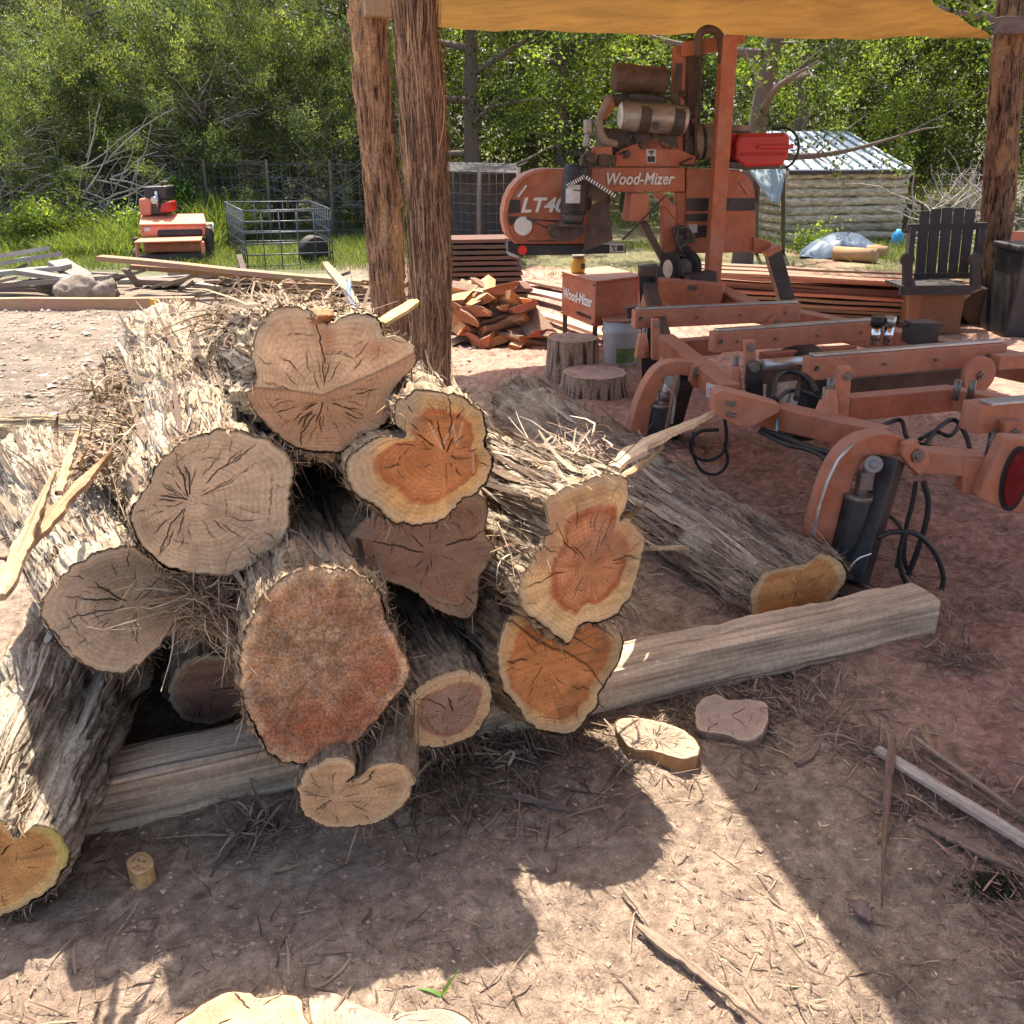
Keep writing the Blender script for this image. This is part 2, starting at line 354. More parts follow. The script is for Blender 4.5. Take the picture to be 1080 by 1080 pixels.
def cut_face(name, B2, pith, org, a, e1, e2, seed, st, parent, nrm_sign=-1, NA=720, NR=84):
    """end grain: rings follow the outline, checks are cut into the surface"""
    B = B2.copy(); circ = csmooth(B, NA*.09)
    t = np.linspace(0, 1, NR+1)[1:]**.92
    T = np.repeat(t[:, None], NA, 1)
    Bt = circ[None]*(1-T[..., None])+B[None]*T[..., None]
    XY = pith+(Bt-pith)*T[..., None]
    ang = np.arctan2(XY[..., 1]-pith[1], XY[..., 0]-pith[0]); R = np.hypot(XY[..., 0]-pith[0], XY[..., 1]-pith[1])
    flat = XY.reshape(-1, 2); T_ = T.ravel(); A_ = ang.ravel(); R_ = R.ravel()
    P3 = np.stack([flat[:, 0], flat[:, 1], np.full(len(flat), seed*3.7)], 1)
    dz = .006*fbm(P3*8, 4, seed)+.002*fbm(P3*55, 3, seed+40)+.0022*fbm(P3*[3, 85, 1], 2, seed+17)
    if st.get('coarse'): dz = dz+.016*fbm(P3*34, 3, seed+5)+.008*np.abs(fbm(P3*95, 2, seed+6))
    world = org+flat[:, :1]*e1+flat[:, 1:]*e2
    px, py = pix(world)
    aw = np.stack([np.cos(A_)*1.6, np.sin(A_)*1.6, T_*1.5+seed], 1)
    lob = fbm(aw, 3, seed+8)
    hb = st['heart']+.16*lob
    m_ = sst(-.035, .035, T_-hb)
    col = lerp(st['hc'], st['sc'], m_)
    if 'band' in st: bw = np.exp(-((T_-hb+.05)/.045)**2); col = col*(1-st['band']*.7*bw[:, None])+np.array([.30, .07, .025])*(st['band']*.7*bw[:, None])
    big = fbm(P3*7, 4, seed+11); mid = fbm(P3*28, 4, seed+13); streak = fbm(np.stack([np.cos(A_)*24, np.sin(A_)*24, T_*2.2+seed], 1), 2, seed+15)
    saw = fbm(P3*[3, 85, 1]+fbm(P3*3, 1, seed+31)[:, None]*[0, 3., 0], 2, seed+17)
    col = col*np.array([1.36, 1.28, 1.2])*(1+.36*big+.24*mid+.26*streak+.22*saw)[:, None]
    g_ = np.clip(st.get('grey', 0)*(1+1.3*fbm(P3*5, 3, seed+19)), 0, 1); col = lerp(col, np.array(st.get('gc', (.36, .27, .19))), g_) if True else col
    if 'patch' in st:
        pm = sst(.10, .38, fbm(P3*8, 3, seed+23)); col = col*(1-.7*pm[:, None])+np.array(st['patch'])*(.7*pm[:, None])
    sm = sst(.12, .5, fbm(P3*11, 4, seed+45)); col = col*(1-.28*sm[:, None])
    pr = sst(.84, .95, T_+.05*lob)*st.get('prim', .5); col = lerp(col, (.56, .43, .28), pr)
    if 'fn' in st: col = st['fn'](col, px, py, T_, P3)
    # drying checks: radial, wandering, plus a few short arcs between them
    rr = np.random.default_rng(seed+100); dark = np.zeros(len(T_))
    for k in range(int(st.get('cracks', 22)*1.7)):
        a0 = rr.uniform(-math.pi, math.pi); big_ = k < st.get('bigc', 5)
        t0 = rr.choice([rr.uniform(.0, .1), rr.uniform(.15, .5)], p=[.45, .55]) if big_ else rr.uniform(.1, .8); t1 = min(1, t0+rr.uniform(.3, .8)) if big_ else min(1, t0+rr.uniform(.1, .38))
        wdt = rr.uniform(.0007, .0013) if big_ else rr.uniform(.0002, .0006)
        ph = rr.uniform(0, 9, 3)
        ac = a0+.07*np.sin(T_*6+ph[0])+.022*np.sin(T_*19+ph[1])+.009*np.sin(T_*53+ph[2])
        dd = np.abs((A_-ac+math.pi) % (2*math.pi)-math.pi)*R_
        wl = wdt*np.clip(np.minimum((T_-t0)/.06, (t1-T_)/.12), 0, 1)
        dark = np.maximum(dark, np.where((T_ > t0) & (T_ < t1), 1-sst(wl, wl+.0012, dd), 0)*np.clip(wl/.0005, 0, 1))
    for k in range(st.get('arcs', 5)):
        tc_ = rr.uniform(.2, .85); a0 = rr.uniform(-math.pi, math.pi); al = rr.uniform(.15, .55); rmean = R_.max()*.9
        tt = tc_+.02*np.sin(A_*5+k)
        da = np.abs((A_-a0+math.pi) % (2*math.pi)-math.pi)
        dd = np.abs(T_-tt)*rmean
        dark = np.maximum(dark, np.where(da < al, 1-sst(.0002, .0013, dd), 0)*np.clip(1-da/al,0,1)**.3)
    dark = dark*st.get('crackamt', .9)
    col = col*(1-.86*dark[:, None]); dz = dz-.004*dark
    rim = sst(.972, 1., T_+.012*fbm(aw*6, 2, seed+29)); col = lerp(col, (.27, .19, .12), rim*.5); dz = dz-.006*sst(.975, 1, T_)
    W3 = world-a*(dz[:, None])*1.0 if nrm_sign < 0 else world+a*dz[:, None]
    cpt = org+pith[0]*e1+pith[1]*e2
    V_ = np.vstack([W3, cpt[None]]); col = np.vstack([col, col[:1]]); T2 = np.r_[T_, 0]
    i = np.arange(NR-1)[:, None]*NA+np.arange(NA)[None]; j = np.arange(NR-1)[:, None]*NA+((np.arange(NA)+1) % NA)[None]
    q = np.stack([i, j, j+NA, i+NA], -1).reshape(-1, 4)
    if nrm_sign > 0: q = q[:, ::-1]
    # centre fan as degenerate-free quads: pairs of triangles sharing the pith
    k = np.arange(0, NA, 2); qc = np.stack([np.full(len(k), NR*NA), k, (k+1) % NA, (k+2) % NA], -1)
    if nrm_sign < 0: qc = qc[:, ::-1]; q = q[:, ::-1][:, ::-1]
    F_ = np.vstack([q, qc])
    return mesh_np(name, V_, F_, M['face_rough'] if st.get('coarse') else M['face'], parent, col, extra={'ringt': T2*R_.max()*st.get('rings', 5.)})
def bark_body(B2, org, a, e1, e2, L, Rb, seed, st, parent, NA=340, NL=230, name='bark', bend=(0, 0), Bb=None):
    s = np.linspace(0, 1, NL)**1.15; Bs = B2[np.linspace(0, len(B2), NA, endpoint=False).astype(int)]
    cen = Bs.mean(0); th = np.arctan2(*(Bs-cen).T[::-1]); th = np.unwrap(th)
    back = cen+Rb*np.stack([np.cos(th), np.sin(th)], 1)*(1+.06*np.sin(3*th+seed))[:, None]
    k = sst(0, 1.0, s)[:, None, None]
    XY = Bs[None]*(1-k)+back[None]*k
    lobes = csmooth(Bs-cen, 3); un = XY-cen; un = un/np.linalg.norm(un, axis=2, keepdims=True)
    S = s*L; TW = th[None]+st.get('twist', .25)*S[:, None]
    Rm = Rb; q = np.stack([np.cos(TW)*Rm, np.sin(TW)*Rm, np.repeat((S*.13)[:, None], NA, 1)+seed*5.1], -1)
    f1 = 1-np.abs(fbm(q*[42, 42, 30], 3, seed+1))*2.2; f2 = 1-np.abs(fbm(q*[110, 110, 70], 3, seed+2))*2.4
    lump = fbm(np.stack([q[..., 0], q[..., 1], q[..., 2]*10], -1)*7, 3, seed+4)
    pat = fbm(np.stack([q[..., 0]*5, q[..., 1]*5, q[..., 2]*22], -1), 3, seed+6)
    amp = st.get('bamp', 1.); bp_ = sst(.03, .12, fbm(np.stack([q[..., 0]*9, q[..., 1]*9, q[..., 2]*26+seed], -1), 3, seed+9))*sst(.03, .09, S)[:, None]
    h = amp*((.012*f1+.006*f2)*(1-.88*bp_)+.028*lump)-.006-.006*bp_
    h = h*sst(-.02, .05, S)[:, None]
    XY = XY+un*h[..., None]
    W_ = org+XY[..., :1]*e1+XY[..., 1:]*e2+a*(S[:, None, None])
    bx = (bend[0]*np.sin(s*math.pi/2*1.0)**2)[:, None, None]*e1+(bend[1]*s**2)[:, None, None]*e2; W_ = W_+bx
    hi = np.array(st.get('bhi', (.50, .40, .29)))*np.array([.60, .575, .54]); lo = np.array(st.get('blo', (.12, .075, .048))); red = np.array([.30, .17, .10])
    v = np.clip(.62*f1+.38*f2+.25*lump, 0, 1)
    col = lerp(lo, hi, sst(.12, .8, v).ravel())
    rp = sst(.02, .5, pat.ravel()); col = col*(1-.4*rp[:, None])+red*(.4*rp[:, None])*(.4+v.ravel()[:, None])
    bw_ = np.array([.40, .335, .25])*(.85+.35*f2.ravel()[:, None]*.5+.4*fbm(q*[60, 60, 20], 3, seed+12).ravel()[:, None]); col = lerp(col, bw_, bp_.ravel()*.85)
    i = np.arange(NL-1)[:, None]*NA+np.arange(NA)[None]; j = np.arange(NL-1)[:, None]*NA+((np.arange(NA)+1) % NA)[None]
    q4 = np.stack([i, i+NA, j+NA, j], -1).reshape(-1, 4)
    o = mesh_np(name, W_.reshape(-1, 3), q4, M['bark'], parent, col)
    nrm = (un[..., :1]*e1+un[..., 1:]*e2)
    return o, W_, nrm, bp_
def fibres(W_, nrm, a, n, seed, parent, name='loose_bark', front=.35, lo=.04, hi=.22, wmax=.006, lift=.03, cols=None, sidebias=None, smax=1.0):
    NL, NA = W_.shape[:2]; r = np.random.default_rng(seed+500)
    u = r.random(n); u = np.where(r.random(n) < front, u**3, u)*smax; i = np.clip((u*(NL-1)).astype(int), 0, NL-1); j = r.integers(0, NA, n)
    # clumps: bark hangs off in tufts
    nc = max(4, n//60); ci = r.integers(0, NA, nc); cu = r.random(nc)**1.5*smax; pick = r.random(n) < .55; w_ = r.integers(0, nc, n)
    j = np.where(pick, (ci[w_]+r.normal(0, NA*.025, n).astype(int)) % NA, j); i = np.where(pick, np.clip(((cu[w_]+r.normal(0, .03, n))*(NL-1)).astype(int), 0, NL-1), i)
    u = i/NL; P = W_[i, j]+nrm[i, j]*.001; nn = nrm[i, j]
    tang = perp(nn, np.repeat(a[None], n, 0))
    D = np.sign(r.random(n)-.5)[:, None]*a+r.normal(0, 1, (n, 1))*r.choice([.12, .3, .8], (n, 1), p=[.6, .3, .1])*tang+nn*r.uniform(-.02, .10, (n, 1))
    D /= np.linalg.norm(D, axis=1, keepdims=True)
    S = perp(D, nn); S = S+nn*r.normal(0, .4, (n, 1)); S /= np.linalg.norm(S, axis=1, keepdims=True)
    L = lo*.5+(hi-lo)*r.random(n)**1.8; L = np.where((D@a < 0), np.minimum(L, .02+u*40*.02+np.clip(r.random(n)-.88, 0, 1)*.5), L); W = r.uniform(.0012, wmax, n)*r.random(n)**.6+.0008
    curl = nn*(r.uniform(-.3, 1.0, (n, 1))**3*lift)+tang*(r.normal(0, .5, (n, 1))*L[:, None]*.5)
    V, Fq = ribbons(P, D, S, L, W, curl, 4, True, np.maximum(0, r.normal(.2, .35, n))*L*.5, .05)
    C = np.array(cols if cols is not None else [(.32, .235, .15), (.26, .17, .10), (.37, .29, .20), (.18, .11, .07), (.12, .075, .05)])
    cc = C[r.integers(0, len(C), n)]*r.uniform(.75, 1.2, (n, 1)); cc = np.repeat(cc, 4, 0)
    return mesh_np(name, V, Fq, M['fibre'], parent, cc, 'FACE', False)
def strands(W_, nrm, a, n, seed, parent, cols=None, L0=(.05, .26), W0=(.0015, .0065), lift=.008, name='bark_strands', bare=None):
    """stringy bark: long flat strips lying along the trunk"""
    NL, NA = W_.shape[:2]; r = np.random.default_rng(seed+900); i = r.integers(0, NL-1, n); j = r.integers(0, NA, n)
    if bare is not None: k_ = bare[i, j] < r.random(n)*1.3; i = i[k_]; j = j[k_]; n = len(i)
    P = W_[i, j]+nrm[i, j]*r.uniform(.001, .006, (n, 1)); nn = nrm[i, j]; tang = perp(nn, np.repeat(a[None], n, 0))
    L = r.uniform(*L0, n); ext = np.linalg.norm(W_[-1, 0]-W_[0, 0]); room = (1-i/NL)*ext; L = np.minimum(L, room+.01); D = a+r.normal(0, .05, (n, 1))*tang+nn*r.normal(0, .02, (n, 1)); S = perp(D, nn)+nn*r.normal(0, .25, (n, 1)); S /= np.linalg.norm(S, axis=1, keepdims=True)
    V, Fq = ribbons(P, D, S, L, r.uniform(*W0, n), nn*r.normal(lift*.5, lift, (n, 1))+tang*r.normal(0, .012, (n, 1)), 5, True, None, .025)
    C = np.array(cols if cols is not None else [(.28, .22, .155), (.22, .155, .10), (.34, .285, .22), (.14, .09, .06), (.09, .06, .04)]); cc = C[r.integers(0, len(C), n)]*r.uniform(.7, 1.2, (n, 1)); return mesh_np(name, V, Fq, M['fibre'], parent, np.repeat(cc, 5, 0), 'FACE', False)
def make_log(outl, Yf, axis, L, Rb, seed, st, label, pith=None, nf=1400, group='cut cedar logs in the stack', name='cedar_log', cpx=None, bend=(0, 0), fkw=None):
    a, e1, e2 = frame(axis); outl = np.array(outl, float); c0 = outl.mean(0) if cpx is None else cpx
    n = Vector(a); p0 = PY(c0[0], c0[1], Yf); org = np.array(p0)
    def loc2(p): w_ = np.array(PP(p[0], p[1], p0, n))-org; return np.array([w_@e1, w_@e2])
    B = catmull_closed([loc2(p) for p in outl], 720)
    if (np.roll(B, -1, 0)[:, 0]*B[:, 1]-B[:, 0]*np.roll(B, -1, 0)[:, 1]).sum() > 0: B = B[::-1]
    r = np.random.default_rng(seed); ph = np.arctan2(B[:, 1], B[:, 0])
    jit = fbm(np.stack([np.cos(ph)*7, np.sin(ph)*7, ph*0+seed], 1), 3, seed)*.008+fbm(np.stack([np.cos(ph)*26, np.sin(ph)*26, ph*0+seed], 1), 2, seed+1)*.004
    B = B*(1+jit/np.linalg.norm(B, axis=1))[:, None]
    pi_ = loc2(pith) if pith is not None else B.mean(0)
    low = org+a*.1; low = Vector((low[0], low[1], max(0, low[2]+B[:, 1].min())))
    t = thing(name, low, label, 'log', group)
    cut_face('cut_end', B, pi_, org, a, e1, e2, seed, st, t, -1)
    body, W_, nrm, bp_ = bark_body(B, org, a, e1, e2, L, Rb, seed, st, t, bend=bend)
    W0 = W_[-1]; cb = W0.mean(0)
    V_ = np.vstack([W0, (cb+a*0)[None]]); NA = len(W0); k = np.arange(0, NA, 2)
    bc = lerp(np.array([.35, .20, .11]), np.array([.42, .3, .19]), np.random.default_rng(seed).random(NA+1))
    mesh_np('cut_end', V_, np.stack([np.full(len(k), NA), k, (k+1) % NA, (k+2) % NA], -1), M['face'], t, bc, extra={'ringt': np.r_[np.full(NA, Rb*5.), 0]})
    if nf:
        fibres(W_, nrm, a, int(nf*.6), seed, t, **(fkw or {})); cl_ = (fkw or {}).get('cols')
        strands(W_, nrm, a, max(900, int(nf*1.1)), seed, t, cl_, bare=bp_); strands(W_, nrm, a, max(24, nf//18), seed+3, t, cl_, (.15, .6), (.010, .030), .03, 'peeling_bark_strips')
    return t, W_, nrm, a
tan_ = (.42, .29, .175); pale = (.52, .40, .25); org_ = (.40, .185, .075); brn_ = (.27, .165, .105); golden = (.52, .32, .13)
Z7 = lambda L: [(220+x/2.25, 280+y/2.25) for x, y in L]
Z8 = lambda L: [(180+x/2.16, 560+y/2.16) for x, y in L]
Z6 = lambda L: [(x/2.7, 280+y/2.7) for x, y in L]
# --- top log: tan upper half, redder below a seam
oA = Z7([(103,200),(112,152),(150,108),(200,95),(240,104),(268,128),(292,134),(335,118),(380,118),(408,137),(418,163),(450,163),(482,185),(497,215),(480,250),(442,290),(438,340),(415,375),(360,410),(340,432),(300,445),(240,436),(195,425),(150,395),(110,350),(90,305),(107,288),(105,240)])
def fA(col, px, py, T, P3):
    ys = np.interp(px, [255, 270, 300, 340, 370, 400, 440], [409, 409, 411, 416, 404, 391, 371]); wv = fbm(P3*22, 3, 5)*5
    low = sst(-1.5, 1.5, py-ys+wv*.3); line = np.exp(-((py-ys+wv*.3)/1.5)**2)
    redc = np.array([.36, .165, .08]); col = col*(1-.62*low[:, None])+redc*(.62*low[:, None])*(1+.4*fbm(P3*12, 3, 9))[:, None]
    st_ = np.exp(-(((px-345)/9)**2+((py-357)/22)**2))+np.exp(-(((px-395)/22)**2+((py-370)/9)**2)); col = col*(1-.55*np.clip(st_, 0, 1)[:, None])+np.array([.42, .15, .06])*(.55*np.clip(st_, 0, 1)[:, None])
    return col*(1-.45*line[:, None])
sA = dict(heart=.9, hc=(.50, .34, .20), sc=(.56, .41, .26), grey=.06, cracks=40, bigc=5, fn=fA, bhi=(.56, .45, .31), bamp=1.3)
make_log(oA, 1.88, (-.36, .92, -.17), 1.55, .17, 11, sA, 'lobed tan log with a redder lower half, topmost of the stack', pith=(341, 422), nf=2600, fkw=dict(lift=.03, hi=.25, wmax=.013))
oB = Z7([(440,370),(446,330),(480,305),(530,297),(590,310),(640,340),(658,380),(655,430),(672,460),(665,510),(632,545),(600,562),(560,600),(520,617),(470,615),(430,605),(402,580),(385,565),(345,545),(333,505),(335,460),(370,425),(410,410),(455,408),(468,395)])
def fB(col, px, py, T, P3):
    gl = np.clip(sst(410, 385, px+fbm(P3*14, 3, 3)*14)+sst(455, 425, px)*sst(470, 440, py), 0, 1)*.8
    col = col*(1-gl[:, None])+np.array([.45, .33, .21])*gl[:, None]
    w_ = np.zeros(len(px))
    for (x0, y0, x1, y1) in ((452,446,465,472),(465,472,478,449),(478,449,482,470),(482,470,488,446),(498,470,500,498)):
        d = np.array([x1-x0, y1-y0]); tt = np.clip(((px-x0)*d[0]+(py-y0)*d[1])/(d@d), 0, 1); w_ = np.maximum(w_, 1-sst(.6, 1.6, np.hypot(px-x0-tt*d[0], py-y0-tt*d[1])))
    return col*(1-.5*w_[:, None])+np.array([.62, .48, .34])*(.5*w_[:, None])
sB = dict(heart=.74, hc=(.40, .17, .065), sc=golden, band=.6, cracks=26, bigc=4, patch=(.44, .155, .05), fn=fB, bhi=(.58, .46, .30))
make_log(oB, 1.85, (-.3, .95, -.10), 1.7, .13, 23, sB, 'orange hearted log with chalky scratches, right below the topmost log', pith=(471, 478), nf=1600, fkw=dict(lift=.03, wmax=.010))
oC = [(576,529),(589,518),(611,507),(638,499),(658,502),(663,516),(660,533),(653,549),(662,546),(672,553),(680,570),(677,592),(667,625),(649,648),(634,655),(611,659),(600,678),(587,669),(556,648),(548,630),(551,610),(562,588),(574,566),(578,548)]
sC = dict(heart=.70, hc=(.42, .19, .09), sc=(.52, .35, .17), band=.95, cracks=24, bigc=3, patch=(.50, .25, .14), bhi=(.60, .50, .36), bamp=1.25)
make_log(oC, 2.0, (-.52, .85, -.06), .85, .15, 37, sC, 'lobed log with a pale rim and orange heart, upper right of the stack', pith=(623, 598), nf=2600, fkw=dict(lift=.03, hi=.2, wmax=.016))
oD = Z6([(375,740),(387,680),(430,610),(462,550),(520,502),(590,477),(660,471),(740,490),(800,520),(836,560),(838,610),(825,680),(825,740),(800,800),(740,845),(680,880),(610,887),(540,880),(480,860),(430,830),(395,790)])
sD = dict(heart=.93, hc=(.43, .325, .22), sc=(.50, .38, .25), grey=.25, gc=(.30, .22, .155), cracks=46, bigc=6, bhi=(.58, .47, .33), bamp=1.2)
make_log(oD, 1.75, (-.38, .92, -.03), 2.0, .18, 41, sD, 'round grey brown log with many radial checks, left of the topmost log', pith=(200, 528), nf=3000, fkw=dict(lift=.035, hi=.25, wmax=.012))
oE = [(41,645),(48,624),(63,608),(85,593),(111,581),(137,576),(159,587),(181,600),(203,607),(191,640),(169,680),(151,698),(133,709),(107,709),(89,700),(67,680),(49,658)]
sE = dict(heart=.94, hc=(.37, .285, .205), sc=(.48, .36, .24), grey=.35, gc=(.34, .275, .21), cracks=26, bigc=4, bhi=(.60, .52, .40))
make_log(oE, 1.73, (-.56, .83, -.03), 1.1, .15, 53, sE, 'dark brown log with a pale peeled trunk, resting on the leftmost log', pith=(140, 636), nf=1200, fkw=dict(lift=.02, wmax=.014, hi=.15))
oF = [(252,705),(256,672),(277,629),(300,609),(333,599),(365,601),(388,611),(402,629),(407,653),(416,671),(430,694),(432,713),(421,731),(402,754),(384,778),(361,796),(333,805),(305,805),(286,796),(273,778),(263,754),(254,735)]
def fF(col, px, py, T, P3):
    sp = sst(.0, .35, fbm(P3*60, 3, 77))*sst(-.4, .3, fbm(P3*7, 2, 79)); col = col*(1+.5*fbm(P3*40, 3, 80))[:, None]; col = col*(1-.5*sp[:, None])+np.array([.50, .37, .27])*(.5*sp[:, None])
    rr = np.clip((1.1*np.exp(-(((px-345)/75)**2+((py-772)/36)**2))+np.exp(-(((px-398)/26)**2+((py-700)/45)**2))+.7*np.exp(-(((px-330)/55)**2+((py-638)/18)**2)))*(1+1.4*fbm(P3*22, 3, 81)), 0, 1)
    return col*(1-.6*rr[:, None])+np.array([.26, .06, .028])*(.6*rr[:, None])*(1+.6*fbm(P3*45, 3, 78))[:, None]
sF = dict(heart=.93, prim=.2, hc=(.27, .17, .105), sc=(.38, .26, .16), coarse=True, cracks=10, bigc=2, crackamt=.35, fn=fF, bhi=(.50, .38, .25), bamp=1.1)
make_log(oF, 1.66, (-.35, .93, -.02), 1.7, .18, 67, sF, 'big log with a coarse dark red sawn end, centre of the stack', nf=3400, fkw=dict(lift=.03, front=.5, hi=.18, wmax=.007))
oG = [(314,838),(319,819),(337,803),(356,798),(372,804),(374,815),(362,824),(372,823),(384,817),(393,808),(411,805),(430,810),(436,826),(432,842),(421,856),(398,868),(365,873),(337,871),(321,859)]
sG = dict(heart=.92, hc=(.40, .265, .155), sc=(.46, .29, .14), grey=.2, cracks=24, bigc=3, bhi=(.36, .27, .19))
make_log(oG, 1.63, (-.08, .97, .10), 1.3, .10, 71, sG, 'small kidney shaped log under the coarse red one, lowest of the stack', pith=(352, 842), nf=700)
oH = [(375,555),(400,535),(440,525),(500,520),(515,535),(513,560),(522,585),(508,605),(504,625),(503,643),(495,653),(476,650),(458,643),(444,629),(421,618),(398,611),(372,597),(360,580)]
sH = dict(heart=.8, prim=.1, hc=(.25, .15, .10), sc=(.27, .18, .12), grey=.3, gc=(.2, .14, .105), band=.4, cracks=16, bigc=3, bhi=(.4, .3, .2))
make_log(oH, 1.95, (-.36, .93, -.02), 1.6, .15, 83, sH, 'dull dark brown log wedged below the orange hearted one', nf=1000)
oI = [(525,694),(530,666),(541,648),(580,640),(620,640),(643,655),(656,671),(655,694),(643,713),(633,731),(631,745),(620,757),(606,773),(587,774),(564,768),(546,745),(534,731)]
def fI(col, px, py, T, P3):
    ys = np.interp(px, [540, 560, 600, 620, 640], [655, 672, 690, 702, 728])+fbm(P3*25, 2, 4)*4
    return col*(1-.75*np.exp(-((py-ys)/1.7)**2)[:, None])*(1-.18*sst(2, -2, py-ys))[:, None]
sI = dict(heart=.84, hc=(.44, .185, .07), sc=(.47, .29, .13), band=.3, patch=(.27, .06, .025), cracks=20, bigc=3, fn=fI, bhi=(.4, .3, .2))
make_log(oI, 2.05, (-.50, .86, 0), 1.1, .14, 97, sI, 'bright orange and red log on the timber, lowest at the right of the stack', pith=(575, 700), nf=900)
oJ = [(428,764),(428,745),(439,727),(458,715),(486,707),(504,710),(517,722),(519,741),(513,759),(499,775),(481,785),(453,789),(437,782)]
sJ = dict(heart=.74, hc=(.22, .14, .10), sc=(.40, .27, .15), cracks=16, bigc=2, grey=.15, band=.5, bhi=(.48, .38, .27))
make_log(oJ, 1.87, (-.42, .9, .03), 1.5, .11, 103, sJ, 'slim log with dark centre and tan rim, left of the bright orange one', pith=(478, 752), nf=1100)
oK = [(-95,905),(-78,880),(-50,862),(-20,858),(5,868),(18,884),(36,871),(58,876),(71,893),(71,911),(58,933),(36,951),(0,967),(-40,972),(-75,945)]
def fK(col, px, py, T, P3):
    g2 = sst(.78, .95, T)*sst(930, 900, py)*sst(25, 50, px); return col*(1-.6*g2[:, None])+np.array([.40, .36, .06])*(.6*g2[:, None])
sK = dict(heart=.8, hc=(.40, .22, .085), sc=(.50, .33, .13), cracks=12, bigc=2, bhi=(.50, .43, .34), blo=(.10, .07, .05), fn=fK, bamp=1.5, twist=.1)
make_log(oK, 1.52, (-.16, .98, .03), 2.1, .23, 113, sK, 'leftmost log lying on the ground with deeply furrowed grey bark', pith=(0, 905), nf=1500, fkw=dict(lift=.02, hi=.14))
oN = [(178,735),(182,712),(200,696),(225,690),(250,700),(262,720),(258,745),(240,760),(210,764),(188,755)]
make_log(oN, 2.2, (-.3, .95, 0), 1.3, .11, 127, dict(heart=.8, hc=(.24, .13, .09), sc=(.25, .17, .11), cracks=8, bigc=2, bhi=(.3, .22, .15)), 'dim log set back in the dark gap left of the coarse red log', nf=300)
# --- long log on the ground toward the mill
oM = [(791,630),(803,606),(816,601),(852,594),(866,584),(884,590),(893,606),(884,626),(862,643),(827,652),(799,659)]
sM = dict(heart=.86, hc=(.43, .21, .08), sc=(.50, .33, .16), cracks=14, bigc=2, bhi=(.40, .31, .24), blo=(.08, .055, .04), bamp=1.35, twist=.12)
make_log(oM, 2.92, (-.42, .9, .04), 2.35, .165, 131, sM, 'long grey barked log lying on the ground between the stack and the sawmill', nf=3200, group='logs lying on the ground', fkw=dict(lift=.03, cols=[(.34, .27, .2), (.25, .18, .13), (.42, .34, .26), (.16, .11, .08)]))
# --- mossy log at the left edge behind the stack
oL = [(112,452),(116,443),(124,440),(132,446),(133,458),(125,467),(115,464)]
make_log(oL, 4.6, (-.97, -.02, .005), 1.9, .085, 139, dict(heart=.8, hc=(.3, .2, .12), sc=(.4, .3, .18), cracks=3, bhi=(.46, .40, .24), blo=(.12, .10, .05)), 'thin mossy log lying across the dirt behind the stack', nf=400, group='logs lying on the ground')
# ---------------------------------------------------------------- timber under the stack
def timber(p1, p2, wd, h, seed, label, name='timber', base=(.36, .29, .21), grp=None, n=200, m=44, warp=.005):
    p1 = np.array(p1, float); p2 = np.array(p2, float); d = p2-p1; L = np.linalg.norm(d); a = d/L; s_ = np.cross(a, UP); s_ /= np.linalg.norm(s_); u_ = np.cross(s_, a)
    per = []
    for k in range(m): per.append((-.5+k/m, -.5))
    for k in range(m): per.append((.5, -.5+k/m))
    for k in range(m): per.append((.5-k/m, .5))
    for k in range(m): per.append((-.5, .5-k/m))
    per = np.array(per); cr = 1-.035*(np.abs(per[:, 0]*per[:, 1])*4)**8
    per = per*cr[:, None]; NA = len(per); t = np.linspace(0, 1, n)
    W_ = p1+a*(t*L)[:, None, None]+s_*(per[:, 0]*wd)[None, :, None]+u_*(per[:, 1]*h)[None, :, None]
    q = np.stack([np.repeat(per[None, :, 0]*wd, n, 0), np.repeat(per[None, :, 1]*h, n, 0), np.repeat((t*L)[:, None], NA, 1)], -1)
    g1 = fbm(q*[50, 50, 2.6]+seed, 4, seed); g2 = fbm(q*[6, 6, 4]+seed, 4, seed+3)
    rad = per/np.linalg.norm(per, axis=1, keepdims=True)
    edge_ = (np.abs(per[:, 0]*per[:, 1])*4)**5; dsp = warp*(g1*.9+g2*2.4)-.010*edge_[None]*sst(.0, .45, fbm(q*[3, 3, 6]+seed, 3, seed+15))-.01*sst(.2, .5, fbm(q*[9, 9, 5]+seed, 3, seed+17)); W_ = W_+(s_*rad[:, :1]+u_*rad[:, 1:])[None]*dsp[..., None]
    crack = sst(.30, .36, fbm(q*[14, 14, .55]+seed*2, 2, seed+7))*sst(.46, .38, fbm(q*[14, 14, .55]+seed*2, 2, seed+7))
    col = np.array(base)*(1+.85*g1+.45*g2+.4*fbm(q*[230, 230, 3.5]+seed, 3, seed+9))[..., None]*(1-.65*crack[..., None])
    V_ = np.vstack([W_.reshape(-1, 3), W_[0].mean(0)[None], W_[-1].mean(0)[None]]); c_ = np.vstack([col.reshape(-1, 3), np.array([base, base])*.9])
    i = np.arange(n-1)[:, None]*NA+np.arange(NA)[None]; j = np.arange(n-1)[:, None]*NA+((np.arange(NA)+1) % NA)[None]
    q4 = [np.stack([i, j, j+NA, i+NA], -1).reshape(-1, 4)]; k = np.arange(0, NA, 2)
    q4.append(np.stack([np.full(len(k), n*NA), (k+2) % NA, (k+1) % NA, k], -1)); q4.append(np.stack([np.full(len(k), n*NA+1), (n-1)*NA+k, (n-1)*NA+k+1, (n-1)*NA+(k+2) % NA], -1))
    mid = (p1+p2)/2; o = mesh_np(name, V_, np.vstack(q4), M['wood'], None, c_, smooth=False, loc=(mid[0], mid[1], mid[2]-h/2))
    return tag(o, label, 'timber', grp)
d_ = np.array([2.54, 1.02, 0]); d_ /= np.linalg.norm(d_); bk = np.array([-d_[1], d_[0], 0])*.075
